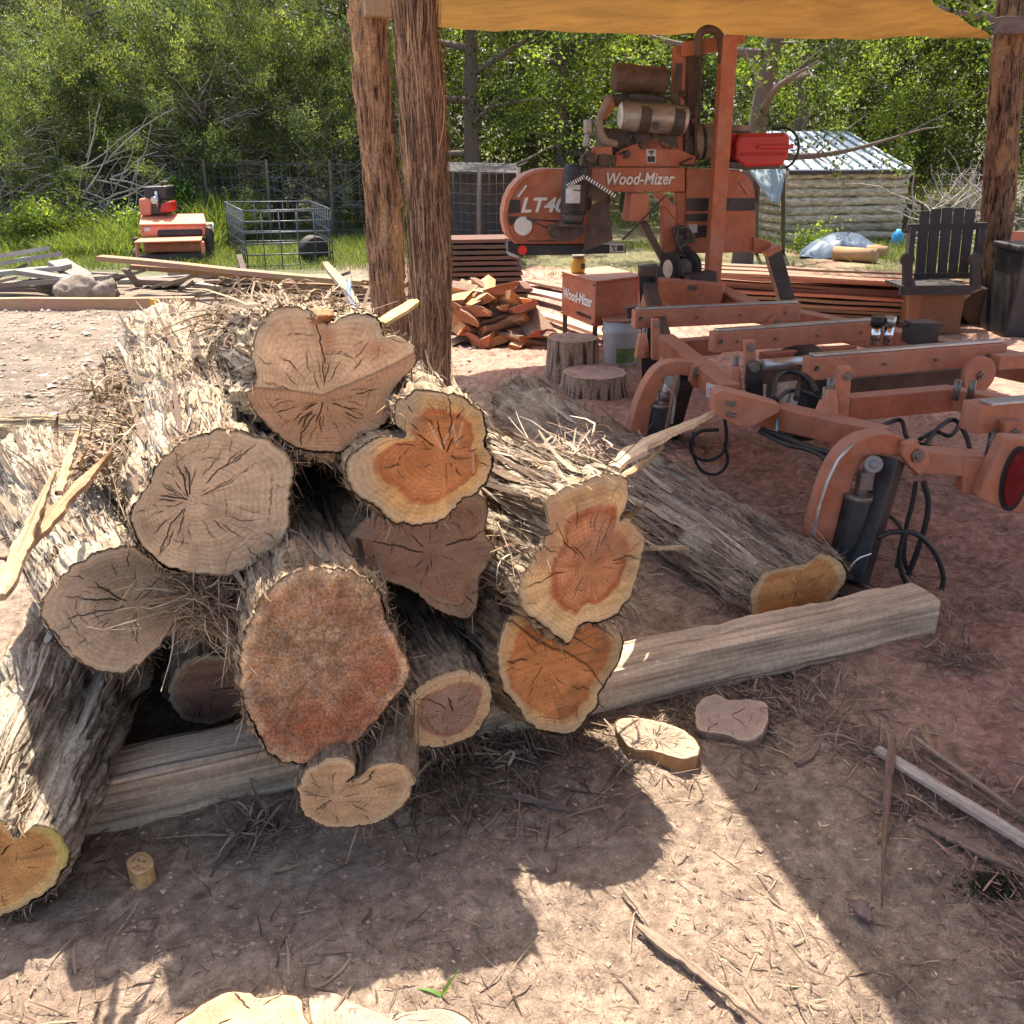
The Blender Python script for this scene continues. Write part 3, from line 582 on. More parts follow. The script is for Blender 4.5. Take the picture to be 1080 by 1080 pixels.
ba = np.array(PZ(92, 886, 0))+bk; bb = np.array(PZ(985, 674, 0))+bk
timber(ba+[0, 0, .078], bb+[0, 0, .078], .15, .155, 5, 'long weathered square timber lying under the front of the log stack', base=(.44, .325, .225), n=260)
timber((-1.35, 2.95, .075), (.35, 3.5, .075), .15, .15, 9, 'weathered square timber under the back of the log stack')
# ================================================================== POSTS AND CANOPY
def post(name, p0, p1, r0, r1, seed, label, cat='post', grp=None, nf=900, st=None, n=220, bare=.25, tone=1.):
    p0 = np.array(p0, float); p1 = np.array(p1, float); d = p1-p0; L = np.linalg.norm(d); a = d/L
    e1 = np.cross(a, [0, 1, 0]); e1 /= np.linalg.norm(e1); e2 = np.cross(e1, a); NA = 240
    th = np.linspace(0, 2*math.pi, NA, endpoint=False)[None]; s = np.linspace(0, 1, n)[:, None]; S = s*L
    R = r0*(1-s)+r1*s
    q = np.stack(np.broadcast_arrays(np.cos(th+.12*S)*r0, np.sin(th+.12*S)*r0, S*.26+seed*4.3), -1)
    f1 = 1-np.abs(fbm(q*[48, 48, 22], 3, seed))*2.2; f2 = 1-np.abs(fbm(q*[120, 120, 60], 3, seed+1))*2.3; lump = fbm(q*[8, 8, 22], 3, seed+2)
    pat = sst(bare, bare+.10, fbm(q*[13, 13, 20], 3, seed+5))
    h = (.009*f1+.006*f2)*(1-pat*.8)+.022*lump-.005*pat; wob = .02*np.sin(S*2.1+seed)
    R = R+h; P = p0+a*S[..., None]+e1*(R*np.cos(th)+wob)[..., None]+e2*(R*np.sin(th))[..., None]
    v = sst(.15, .85, np.clip(.6*f1+.4*f2+.3*lump, 0, 1)); col = lerp((.05, .028, .018), (.38, .225, .135), v)
    col = lerp(col, np.array([.46, .28, .14])*(1+.3*f2[..., None]), pat*.8)
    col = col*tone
    V_ = np.vstack([P.reshape(-1, 3), P[0].mean(0)[None], P[-1].mean(0)[None]]); c_ = np.vstack([col.reshape(-1, 3), [[.4, .28, .18]]*2])
    i = np.arange(n-1)[:, None]*NA+np.arange(NA)[None]; j = np.arange(n-1)[:, None]*NA+((np.arange(NA)+1) % NA)[None]; k = np.arange(0, NA, 2)
    q4 = np.vstack([np.stack([i, j, j+NA, i+NA], -1).reshape(-1, 4), np.stack([np.full(len(k), n*NA), (k+2) % NA, (k+1) % NA, k], -1), np.stack([np.full(len(k), n*NA+1), (n-1)*NA+k, (n-1)*NA+k+1, (n-1)*NA+(k+2) % NA], -1)])
    t = thing(name, tuple(p0), label, cat, grp)
    mesh_np('trunk', V_, q4, M['bark'], t, col=c_)
    nrm = np.broadcast_to(e1*np.cos(th)[..., None]+e2*np.sin(th)[..., None], P.shape)
    if nf: fibres(P, nrm, a, nf, seed, t, front=0, lo=.05, hi=.22, wmax=.005, lift=.015, cols=[(.34, .21, .13), (.24, .14, .09), (.42, .27, .16), (.15, .08, .05)])
    if nf: strands(P, nrm, a, int(nf*1.4), seed, t, [(.38, .22, .125), (.28, .155, .09), (.44, .28, .16), (.14, .075, .045), (.10, .055, .035)], (.08, .4), (.002, .008))
    return t
def postpx(top, bot, Yt, Yb, w0, w1, seed, label, **k):
    a = PY(*top, Yt); b = PY(*bot, Yb); d = (a-b); b = b-d*((b.z+.1)/d.z) if True else b; a = a+d.normalized()*.55
    dep = Yb*cT; return post('cedar_post', b, a, w0/FPX*dep/2*.80, w1/FPX*dep/2*.80, seed, label, grp='posts holding up the canopy', **k)
postpx((391, 0), (409, 345), 5.15, 5.15, 46, 42, 3, 'left cedar post of the close pair, with bare tan patches', bare=.06)
postpx((437, 0), (456, 400), 4.55, 4.55, 50, 48, 8, 'right cedar post of the close pair, shaggy with stringy bark', nf=2600, bare=.2)
postpx((1068, 30), (1041, 315), 8.95, 8.95, 40, 34, 15, 'thick leaning bare trunk post beside the slatted seat', nf=0, bare=.16, tone=.45)  # bark colour darkened to stand in for tree shade missing on this post
mb = MB(); a0 = PY(1052, 27, 8.7); mb.beam(a0, a0+Vector((1.6, .25, .02)), .12, .13); o = mb.build('canopy_beam', M['greasy'], None, tuple(a0), .004); tag(o, 'short dull brown beam end on top of the thick leaning post', 'beam')
mb = MB(); a0 = PY(384, 9, 5.0); mb.beam(a0, a0+Vector((.18, .05, .0)), .10, .07, col=(.32, .22, .13)); o = mb.build('canopy_beam', M['wood'], None, tuple(a0), .004); tag(o, 'weathered timber stub on top of the left post of the close pair', 'beam')
# canopy: a tan tarp drawn over the shed, its far edge hanging low
def canopy():
    L_ = [(1.75, -2.2, 3.05), (1.15, 0.2, 3.0), (.45, 2.55, 2.9), (.07, 3.85, 2.75), (-.32, 5.6, 2.58), (-.69, 7.62, 2.43)]
    R_ = [(4.6, -2.2, 3.0), (4.5, .5, 3.0), (4.2, 3.2, 2.9), (3.45, 5.4, 2.76), (3.1, 7.1, 2.64), (3.25, 7.95, 2.57), (4.2, 8.95, 2.47)]
    L_ = np.array([tuple(p) for p in curve_pts(L_, 60)]); R_ = np.array([tuple(p) for p in curve_pts(R_, 60)]); n = len(L_); m = 70
    v = np.linspace(0, 1, m)[None, :, None]; P = L_[:, None]*(1-v)+R_[:, None]*v
    # the far edge bows between its two corners
    u = np.linspace(0, 1, n)[:, None]; vv = v[..., 0]
    P[..., 1] += (u**6)*(.30*np.sin(vv*math.pi)); P[..., 2] += .05*fbm(P*[1.1, 1.1, 0], 3, 3)-.03*np.sin(vv*math.pi)*(1-u)+.012*fbm(P*[5, 3, 0], 3, 8)*1.0
    P[..., 2] += .012*np.sin(P[..., 0]*7+P[..., 1]*2.5+2*fbm(P*[1, 1, 0], 2, 12))*sst(-.4, .4, fbm(P*[.9, .9, 0], 2, 14))+.03*np.exp(-((P[..., 0]-2.4-.5*(P[..., 1]-8))/.05)**2)*.4; P[..., 2] -= .03*np.exp(-((1-u)/.012)**2)
    i = (np.arange(n-1)[:, None]*m+np.arange(m-1)[None]).ravel(); q = np.stack([i, i+m, i+m+1, i+1], -1)
    m_, t, bs = newmat('tan_tarp')
    a = noise_out(t, 2.2, 6, .65, (1, 2.2, 1)); b = noise_out(t, 9, 6, .7)
    c_ = mixc(t, ramp(t, a, .3, .7), (.36, .25, .07, 1), (.56, .41, .13, 1)); c2 = mixc(t, ramp(t, b, .55, .75, 0, .5), c_, (.22, .12, .04, 1))
    t.links.new(c2, bs.inputs['Base Color']); bs.inputs['Roughness'].default_value = .6; bump(t, bs, b, .01, .5)
    tl = t.nodes.new('ShaderNodeBsdfTranslucent'); t.links.new(c2, tl.inputs[0]); mx = t.nodes.new('ShaderNodeMixShader'); mx.inputs[0].default_value = .30
    t.links.new(bs.outputs[0], mx.inputs[1]); t.links.new(tl.outputs[0], mx.inputs[2]); t.links.new(mx.outputs[0], t.nodes['Material Output'].inputs[0])
    o = mesh_np('canopy_tarp', P.reshape(-1, 3), q, m_, None, loc=(1.9, 5, 2.7)); so_ = o.modifiers.new('s', 'SOLIDIFY'); so_.thickness = .003
    tag(o, 'ochre tarp stretched overhead along the top of the picture', 'tarp')
canopy()

# ================================================================== SAWMILL
mill = thing('sawmill', (2.0, 5.6, 0), 'orange portable band sawmill standing under the ochre tarp', 'sawmill')
HP = PY(660, 220, 7.0); HN = Vector((.10, -1, 0)).normalized(); HR = Vector((1, .10, 0)).normalized(); HU = Vector((0, 0, 1))
def h3(x, y, off=0.): return PP(500+x/3, 20+y/3, HP+HN*off, HN)
def hpl(name, pts, off, depth, m, parent=None, bev=.006):
    mb = MB(); mb.prism([h3(x, y, off) for x, y in pts], -HN*depth); return mb.build(name, M[m], parent or mill, bev=bev)
left = [(372,474),(285,474),(225,473),(195,478),(165,490),(138,510),(115,538),(100,570),(92,610),(92,645),(100,680),(114,700),(130,713),(372,713)]
cov = hpl('blade_housing', left, .0, .26, 'orange')
# pale flange round the left end of the housing
mb = MB(); rimpts = left[2:13]; inn = [(232,482),(202,487),(172,499),(148,518),(128,545),(114,575),(106,612),(106,645),(113,677),(126,697),(140,712)]
mb.prism([h3(x, y, .012) for x, y in rimpts]+[h3(x, y, .012) for x, y in inn[::-1]], -HN*.275); mb.build('rim_flange', M['orange_light'], cov, bev=.003)
mb = MB(); mb.prism([h3(*p, .018) for p in [(135,563),(142,566),(170,528),(163,524)]], -HN*.02); mb.build('slot_handle', M['steel'], cov, bev=.002)
mb = MB(); mb.disc(h3(155, 655, .012), HN, .065, .02, 32); mb.build('round_cover_plate', M['white'], cov)
mb = MB(); mb.prism([h3(*p, .01) for p in [(110,573),(146,573),(146,612),(110,616)]], -HN*.02); mb.prism([h3(*p, .01) for p in [(110,625),(140,625),(118,655),(112,645)]], -HN*.02); mb.build('black_stripe', M['black'], cov)
text_mesh('lettering', 'LT40', h3(148, 613, .006), HR, HU, .335, .105, M['white'], cov, .03, .25)
text_mesh('lettering', 'www.woodmizer.com', h3(168, 705, .006), HR, HU, .30, .014, M['black'], cov, .01)
bm_ = hpl('head_beam', [(374,470),(668,470),(668,547),(374,547)], .03, .14, 'orange')
text_mesh('lettering', 'Wood-Mizer', h3(418, 525, .036), HR, HU, .50, .082, M['white'], bm_, .02, .22)
gb = hpl('engine_guard', [(448,467),(450,422),(470,410),(555,378),(580,378),(700,436),(700,467)], .02, .10, 'orange')
mb = MB(); mb.prism([h3(*p, .026) for p in [(545,412),(576,412),(576,456),(545,456)]], -HN*.005); st_ = mb.build('warning_label', M['label'], gb)
mb = MB(); mb.prism([h3(*p, .030) for p in [(549,434),(572,434),(572,453),(549,453)]], -HN*.003); mb.prism([h3(*p, .030) for p in [(552,418),(570,416),(562,430),(556,428),(563,421),(552,423)]], -HN*.003); mb.build('print', M['black'], st_)
rc = hpl('drive_side_housing', [(671,472),(835,478),(862,492),(880,520),(889,558),(890,736),(775,741),(671,741)], .0, .26, 'orange')
for P_ in ([(672,567),(888,567),(889,606),(672,608)], [(672,617),(740,615),(740,640),(672,641)], [(700,655),(738,652),(738,690),(700,692)]):
    mb = MB(); mb.prism([h3(*p, .006) for p in P_], -HN*.01); mb.build('black_stripe', M['black'], rc)
mb = MB(); mb.prism([h3(*p, .01) for p in [(840,520),(846,516),(872,552),(866,556)]], -HN*.02); mb.build('slot_handle', M['orange_light'], rc)
mb = MB(); mb.prism([h3(*p, .008) for p in [(680,650),(706,650),(706,676),(680,676)]], -HN*.006); mb.build('warning_label', M['label'], rc)
hpl('control_box', [(497,552),(553,552),(553,640),(484,640),(490,600)], .05, .20, 'orange_light')
hpl('brace', [(566,550),(600,550),(641,600),(641,640)], .03, .08, 'orange')
hpl('carriage_column', [(598,590),(641,590),(641,765),(598,775)], .02, .10, 'orange')
hpl('carriage_plate', [(641,548),(671,548),(671,741),(641,741)], -.02, .1, 'orange')
hpl('blade_guide_arm', [(526,648),(548,640),(602,745),(602,785)], .04, .06, 'greasy')
lb = hpl('lower_blade_guard', [(106,700),(135,716),(480,714),(481,741),(140,750),(106,735)], .02, .2, 'black')
mb = MB(); mb.disc(h3(153, 731, .03), HN, .033, .02, 24); mb.build('reflector', M['redlight'], lb)
mb = MB(); mb.prism([h3(*p, .026) for p in [(429,711),(476,711),(476,739),(429,739)]], -HN*.004); s_ = mb.build('warning_label', M['label'], lb)
mb = MB(); [mb.prism([h3(*p, .029) for p in P_], -HN*.003) for P_ in ([(452,716),(473,716),(473,734),(452,734)], [(433,716),(438,715),(449,736),(444,736)], [(440,720),(446,716),(449,724)])]; mb.build('print', M['iron'], s_)
mb = MB(); [mb.beam(h3(*a), h3(*b), .02, .02) for a, b in (((108,700),(108,742)), ((108,742),(140,752)))]; mb.build('guard_bracket', M['steel'], lb)
# debarker motor hanging in front of the housing
mo = MB(); mo.tube([h3(328, 462, .22), h3(326, 475, .22), h3(318, 560, .22), h3(314, 615, .22)], [.082, .092, .094, .092], 32, (.05, .05, .052)); mt_ = mo.build('debarker_motor', M['black'], mill, bev=.003)
mb = MB()
for y in (482, 500, 540, 600): m2 = MB(); m2.disc(h3(326-(y-475)*.08, y, .22), Vector((.07, 0, 1)), .097, .008, 32); m2.build('motor_band', M['iron'], mt_)
mb.tube([h3(314, 612, .22), h3(312, 650, .22)], [.085, .07], 24); mb.disc(h3(310, 655, .22), Vector((.05, .1, 1)), .1, .02, 24); mb.build('motor_base', M['iron'], mt_)
mb = MB()
for k in range(9):
    t0 = k/9; a_ = -math.pi/2-.75+t0*1.1; b_ = a_+.122; c0 = h3(318, 552, .22); r_ = .0955
    P_ = [c0+Vector((math.cos(q)*r_, math.sin(q)*r_, z)) for q, z in ((a_, -.06), (b_, -.06), (b_, .06), (a_, .06))]; mb.add(P_, [(0, 1, 2, 3)])
mb.build('rating_label', M['label'], mt_)
mb = MB(); pl = [(232,676),(240,655),(290,645),(340,655),(352,672),(340,692),(290,706),(250,700)]; mb.prism([h3(*p, .2) for p in pl], -HN*.10); mb.tube([h3(290, 640, .2), h3(290, 655, .2)], .05, 16); mb.disc(h3(320, 672, .205), HN, .035, .05, 20); mb.disc(h3(262, 678, .205), HN, .03, .05, 20); mb.build('cutter_head', M['greasy'], mt_, bev=.006)
mb = MB(); [mb.tube([h3(*a, .12), h3(*b, .12)], .006, 6) for a, b in (((165,630),(245,668)), ((170,634),(268,640)))]; mb.build('linkage_rod', M['iron'], mill)
mb = MB(); mb.prism([h3(*p, .16) for p in [(368,592),(425,560),(439,700),(344,737)]], -HN*.008); mb.build('rubber_flap', M['greasy'], mill)
# hazard striped guard over the motor: black and white blocks along a bent bar
mb = MB(); mw = MB(); path = [(291,531),(349,498),(446,560)]
for (a, b) in zip(path, path[1:]):
    n_ = 9 if a[0] < 300 else 12
    for k in range(n_):
        for q, bb_ in ((0, mb), (1, mw)):
            s0 = (k+q*.5)/n_; s1 = s0+.5/n_; pa = (a[0]+(b[0]-a[0])*s0, a[1]+(b[1]-a[1])*s0); pb = (a[0]+(b[0]-a[0])*s1, a[1]+(b[1]-a[1])*s1)
            bb_.beam(h3(*pa, .33), h3(*pb, .33), .03, .024)
gd = mb.build('guard_bar', M['black'], mill); mw.build('white_stripes', M['white'], gd)
mb = MB(); mb.beam(h3(349, 505, .32), h3(352, 560, .18), .02, .02); mb.beam(h3(446, 562, .32), h3(440, 600, .05), .02, .02); mb.beam(h3(360, 560, .25), h3(362, 600, .1), .05, .03); mb.prism([h3(*p, .25) for p in [(350,505),(430,552),(400,580),(352,560)]], -HN*.12); mb.build('guard_frame', M['greasy'], gd)
# engine cluster
def cyl(name, a, b, r, m, parent=None, off=0, offb=None, n=28, bev=.004):
    mb = MB(); mb.tube([h3(*a, off), h3(*b, off if offb is None else offb)], r, n); return mb.build(name, M[m], parent or mill, bev=bev)
eng = MB(); 
for P_, o_, d_2 in (([(405,345),(640,352),(700,372),(705,432),(420,430)], -.02, .34), ([(500,352),(640,356),(650,420),(520,420)], .02, .2), ([(430,240),(520,232),(610,245),(612,272),(440,275)], .0, .3)):
    eng.prism([h3(*p, o_) for p in P_], -HN*d_2)
eng = eng.build('engine', M['iron'], mill, bev=.012)
r2 = random.Random(5)
mb = MB()
for k in range(34):
    x = r2.uniform(395, 700); y = r2.uniform(225, 440); s = r2.uniform(8, 26); q = r2.random()
    if q < .5: mb.prism([h3(x+a*s, y+b*s*.6, r2.uniform(-.02, .05)) for a, b in ((-.5,-.5),(.5,-.5),(.5,.5),(-.5,.5))], -HN*r2.uniform(.05, .2))
    elif q < .8: mb.disc(h3(x, y, .03), HN, s/3/137*.5, .04, 14)
    else: mb.tube([h3(x, y, .03), h3(x+r2.uniform(-40, 40), y+r2.uniform(-30, 30), .02)], .008, 6)
mb.build('engine_fittings', M['greasy'], eng, bev=.003)
mf = MB(); mf.tube([h3(464, 306, .1), h3(475, 306, .1), h3(660, 320, .1), h3(671, 321, .1)], [.083, .098, .098, .085], 32); mf = mf.build('muffler', M['muffler'], eng, bev=.003)
mb = MB(); mb.tube([h3(459, 306, .1), h3(465, 306, .1)], [.07, .09], 32); mb.build('end_cap', M['white'], mf)
mb = MB()
for x in (535, 640): mb.tube([h3(x-17, 306+(x-470)*.075, .1), h3(x+17, 309+(x-470)*.075, .1)], .1005, 32, caps=False)
mb.tube([h3(576, 338, .15), h3(576, 338, .22)], .026, 16); mb.build('strap_band', M['iron'], mf)
ac = MB(); ac.tube([h3(437, 186, .0), h3(445, 186, .0), h3(500, 188, .0), h3(506, 188, .0), h3(600, 195, .0), h3(612, 196, .0)], [.065, .092, .095, .085, .088, .06], 28); ac.prism([h3(*p, -.02) for p in [(480,220),(560,222),(560,262),(480,262)]], -HN*.15); ac.build('air_cleaner', M['greasy'], eng, bev=.008)
cyl('exhaust_stub', (361, 318), (361, 362), .034, 'muffler', eng, .05); cyl('exhaust_pipe', (361, 360), (350, 405), .02, 'muffler', eng, .05)
hs = MB(); hs.tube(curve_pts([h3(430, 245, .05), h3(402, 300, .07), h3(398, 345, .08), h3(415, 385, .08), h3(450, 395, .05)], 20), .026, 12); hs.build('intake_hose', M['tank'], eng)
mb = MB(); mb.prism([h3(*p, .08) for p in [(380,404),(437,403),(438,430),(381,431)]], -HN*.1); mb.prism([h3(*p, .06) for p in [(410,270),(440,255),(448,275),(418,318),(402,312)]], -HN*.05); mb.build('valve_cover', M['orange'], eng, bev=.003)
mb = MB(); mb.disc(h3(410, 448, .08), HN, .045, .06, 24); mb.disc(h3(372, 440, .08), HN, .035, .06, 24); mb.prism([h3(*p, .06) for p in [(345,432),(375,425),(380,470),(340,470)]], -HN*.1); mb.disc(h3(360, 425, .08), HN, .02, .1, 16); mb.build('pulleys', M['greasy'], eng, bev=.003)
# masts
mast = MB(); mast.beam(h3(806, 52, .16), h3(752, 850, .12), .105, .10, up=HN); mast = mast.build('mast', M['orange'], mill, bev=.008)
mb = MB(); mb.tube(curve_pts([h3(785, 140, .16), h3(780, 60, .16), h3(745, 32, .16), h3(712, 52, .14), h3(710, 120, .12)], 30), .028, 10); mb.build('hose_loop_guide', M['greasy'], mast)
mb = MB(); mb.beam(h3(656, 98, .0), h3(788, 78, .10), .06, .09); mb.beam(h3(826, 66, .14), h3(852, 66, .14), .06, .05); mb.build('mast_crossbar', M['orange'], mast, bev=.005)
mb = MB(); mb.beam(h3(648, 88, -.05), h3(640, 420, -.05), .08, .08, up=HN); rm = mb.build('rear_mast', M['orange'], mill, bev=.006)
mb = MB(); mb.beam(h3(650, 140, .0), h3(642, 280, .0), .045, .01, up=HN); mb.build('mast_slot', M['iron'], rm)
mb = MB(); mb.beam(h3(695, 60, -.1), h3(688, 430, -.1), .10, .08, up=HN); mb.beam(h3(672, 330, 0), h3(672, 470, 0), .03, .03, up=HN); mb.tube(curve_pts([h3(712, 60, .02), h3(716, 200, .0), h3(700, 300, .0), h3(704, 430, .0)], 16), .012, 8); mb.build('hydraulic_lift_cylinder', M['greasy'], mill, bev=.004)
# tanks
tk = MB(); tk.tube([h3(694, 392, -.08), h3(704, 390, -.08), h3(755, 386, -.08), h3(790, 386, -.08)], [.10, .122, .124, .11], 28); tk = tk.build('water_tank', M['tank'], mill, bev=.004)
mb = MB(); mb.tube([h3(712, 389, -.08), h3(722, 388, -.08)], .126, 28, caps=False); mb.build('strap_band', M['black'], tk)
mb = MB(); mb.tube([h3(805, 346, -.08), h3(872, 350, -.08)], .028, 14); mb.build('roll_bar', M['tank'], mill)
def can(pts, off, dep, name):
    o = hpl(name, pts, off, dep, 'red', bev=.02); return o
can([(806,362),(834,362),(834,445),(802,445)], -.02, .2, 'fuel_can')
fc = can([(842,362),(985,360),(1000,372),(1000,395),(998,430),(975,466),(858,470),(828,448),(830,392)], .06, .24, 'fuel_can')
mb = MB(); mb.prism([h3(*p, .085) for p in [(900,399),(1010,397),(1013,409),(900,411)]], -HN*.05); mb.prism([h3(*p, .075) for p in [(845,425),(990,423),(989,430),(845,432)]], -HN*.02); mb.prism([h3(*p, .08) for p in [(850,366),(980,364),(980,370),(850,372)]], -HN*.02); mb.build('moulded_rib', M['red'], fc, bev=.008)
mb = MB(); mb.prism([h3(*p, .05) for p in [(800,452),(975,455),(965,474),(870,478),(800,470)]], -HN*.25); mb.build('tank_tray', M['iron'], mill, bev=.004)
mb = MB(); mb.tube(curve_pts([h3(940, 350, .0), h3(990, 345, .03), h3(1022, 375, .05), h3(1026, 420, .05), h3(1008, 455, .05), h3(985, 472, .03)], 30), .009, 8); mb.tube(curve_pts([h3(690, 440, .1), h3(650, 460, .12), h3(700, 462, .12), h3(745, 450, .1)], 20), .008, 6); mb.build('fuel_line', M['hose'], mill)
# carriage foot, wheels, right leg
hpl('carriage_shoe', [(884,690),(935,702),(962,733),(948,744),(884,742)], .02, .12, 'orange')
mb = MB(); mb.beam(h3(944, 736, .1), h3(988, 892, .1), .11, .09, up=HN); mb.build('outrigger_leg', M['black'], mill, bev=.005)
mb = MB(); mb.beam(h3(940, 724, .1), h3(946, 740, .1), .12, .1, up=HN); mb.build('leg_cap', M['orange'], mill, bev=.005)
def wheel(name, c, nrm, R, wd, parent, rimm='steel'):
    nrm = Vector(nrm).normalized(); ti = MB(); ti.tube([c-nrm*wd/2, c-nrm*wd*.3, c+nrm*wd*.3, c+nrm*wd/2], [R*.88, R, R, R*.88], 40); t = ti.build(name, M['rubber'], parent)
    r = MB(); r.tube([c-nrm*wd*.51, c+nrm*wd*.51], R*.52, 28); r.tube([c-nrm*wd*.56, c+nrm*wd*.56], R*.18, 16); r.build('rim', M[rimm], t); return t
wheel('wheel', h3(622, 790, .12), (-.9, -.4, 0), .125, .05, mill); wheel('wheel', h3(672, 785, .08), (-.7, -.7, 0), .125, .05, mill)
mb = MB()
for k in range(16):
    x = r2.uniform(640, 690); y = r2.uniform(665, 735); mb.disc(h3(x, y, .08), HN, r2.uniform(.015, .045), .05, 14)
mb.tube(curve_pts([h3(650, 650, .1), h3(640, 700, .14), h3(660, 740, .12)], 12), .01, 6); mb.tube([h3(605, 560, .08), h3(470, 700, .1)], .008, 6); mb.build('feed_motor', M['iron'], mill, bev=.003)
hpl('carriage_stop', [(532,785),(592,782),(592,822),(532,822)], .3, .14, 'black'); hpl('carriage_stop', [(683,812),(768,800),(770,852),(684,855)], .3, .16, 'black')
# ---- bed
def T5(x, y, z): return PZ(640+x/2.4545, 280+y/2.4545, z)
def Y5(x, y, Y): return PY(640+x/2.4545, 280+y/2.4545, Y)
def bm(name, a, b, wd, h, m='orange', parent=None, off=0, bev=.006):
    mb = MB(); mb.beam(a, b, wd, h, off=off); return mb.build(name, M[m], parent or mill, bev=bev)
def bolt(parent, p, n, r=.014):
    mb = MB(); n = Vector(n).normalized(); mb.tube([p-n*.004, p+n*.012], r, 6); mb.tube([p, p+n*.022], r*.5, 8); mb.build('bolt', M['bolt'], parent)
bdir = Vector((.966, .26, 0)); tdir = Vector((-.26, .966, 0)); fn = -tdir
rails = [((75,117),(505,98)), ((282,174),(700,144)), ((530,240),(1040,200))]
for (a, b) in rails:
    A = T5(*a, .67); B = T5(*b, .67); d = (B-A).normalized(); pp = Vector((-d.y, d.x, 0))
    r = bm('bunk_rail', A-pp*-.035+Vector((0, 0, -.055)), B+pp*.035+Vector((0, 0, -.055)), .07, .11, 'orange_light')
    s_ = bm('steel_wear_strip', A+pp*.03+d*.02+Vector((0, 0, .008)), B+pp*.03-d*.02+Vector((0, 0, .008)), .045, .012, 'steel', r, bev=.002)
    for k in (.03, .13, .36, .62, .9): bolt(r, A+d*((B-A).length*k)+Vector((0, 0, -.055))-pp*.001, -pp, .007)
    c = MB(); c.tube([A+d*.035-pp*.001+Vector((0, 0, -.05)), A+d*.035-pp*.004+Vector((0, 0, -.05))], .012, 14); c.build('hole', M['black'], r)
for (P_, bp) in (([(117,140),(137,140),(137,245),(117,245)], (127, 153)), ([(358,197),(385,195),(387,310),(360,312)], (373, 212)), ([(603,267),(636,263),(625,402),(594,402)], (624, 287))):
    Yb = T5(P_[2][0], P_[2][1], .5).y-.045; mb = MB(); mb.prism([Y5(*p, Yb) for p in P_], (0, .05, 0)); l = mb.build('link_plate', M['orange_light'], mill, bev=.004); bolt(l, Y5(*bp, Yb), (0, -1, 0), .02)
S0 = bm('side_tube', T5(150, 200, .53), T5(318, 335, .52), .10, .10); bm('side_tube', T5(330, 362, .50), T5(715, 452, .50), .10, .10)
bm('side_tube', T5(790, 500, .46), T5(960, 512, .44), .09, .09, 'orange_light')
blk = MB(); Yq = T5(330, 395, .5).y-.06; blk.prism([Y5(*p, Yq) for p in [(280,332),(300,322),(450,362),(447,380),(372,420),(340,418),(278,384)]], (0, .10, 0)); blk = blk.build('tube_end_block', M['orange_light'], mill, bev=.005)
for p in ((315,355),(328,357),(315,384),(328,387)): bolt(blk, Y5(*p, Yq), (0, -1, 0), .012)
mb = MB(); Yl = Yq+.0; mb.prism([Y5(*p, T5(270, 330, .52).y-.07) for p in [(259,304),(283,312),(281,350),(259,341)]], (0, .01, 0)); lb2 = mb.build('warning_label', M['white'], mill)
mb = MB(); yy = T5(270, 330, .52).y-.073; [mb.prism([Y5(*p, yy) for p in q], (0, .004, 0)) for q in ([(266,316),(270,317),(277,340),(273,338)], [(264,330),(279,322),(280,325),(265,334)], [(262,322),(268,320),(268,324)])]; mb.build('print', M['cyan'], lb2)
def plate(name, pts, Yp, th, m='orange', bev=.006):
    n = Vector((.26, -.966, 0)); mb = MB(); mb.prism([PP(640+x/2.4545, 280+y/2.4545, Yp, n) for x, y in pts], -n*th); return mb.build(name, M[m], mill, bev=bev)
nA = Vector((.26, -.966, 0)).normalized()
def cs(P, n=40):
    return [tuple(p) for p in catmull_closed(P, n)]
p1 = T5(230, 278, .52); p1.y -= .06
arm = plate('loader_arm', cs([(58,452),(66,410),(80,355),(102,305),(130,267),(170,248),(225,252),(238,272),(222,288),(190,284),(160,292),(138,318),(118,370),(108,420),(100,455)], 60), p1, .07, 'orange_light')
p2 = T5(770, 480, .5); p2.y -= .07
arm2 = plate('loader_arm', cs([(540,722),(538,690),(552,630),(575,560),(602,505),(640,463),(690,440),(745,438),(782,458),(775,492),(735,492),(695,490),(660,510),(640,550),(625,605),(600,665),(580,728)], 70), p2, .08)
mb = MB(); edge = [(536,715),(536,690),(549,630),(572,558),(599,503),(637,460)]; mb.tube([PP(640+x/2.4545, 280+y/2.4545, p2+nA*.01, nA) for x, y in edge], .006, 6); mb.build('spiral_hose_wrap', M['steel'], arm2)
for pts, bp, base in (([(222,262),(242,256),(256,272),(258,290),(248,312),(228,318),(214,300)], (236, 278), p1), ([(770,460),(800,451),(836,492),(838,510),(812,546),(784,520),(765,492)], (803, 492), p2)):
    pl_ = plate('pivot_plate', pts, base+nA*.03, .03, 'orange_light'); bolt(pl_, PP(640+bp[0]/2.4545, 280+bp[1]/2.4545, base+nA*.032, nA), nA, .028)
def c5(name, a, b, Y0, r, m, parent=None, n=20):
    mb = MB(); mb.tube([Y5(*a, Y0), Y5(*b, Y0)], r, n); return mb.build(name, M[m], parent or mill, bev=.004)
y1 = p1.y-.06; hc = c5('hydraulic_cylinder', (140, 362), (122, 455), y1, .042, 'black'); c5('piston_rod', (156, 305), (141, 362), y1, .018, 'steel', hc)
mb = MB(); mb.tube([Y5(161, 298, y1-.03), Y5(161, 298, y1+.03)], .024, 16); mb.tube([Y5(146, 338, y1)-Vector((.02, 0, 0)), Y5(146, 338, y1)+Vector((.03, 0, 0))], .03, 14); mb.tube([Y5(138, 362, y1)-Vector((0, 0, .012)), Y5(138, 360, y1)+Vector((0, 0, .008))], .046, 20); mb.build('clevis', M['bolt'], hc)
lg = MB(); lg.beam(Y5(207, 290, p1.y+.02), on(708, 462), .07, .09); lg.build('support_leg', M['black'], mill, bev=.004)
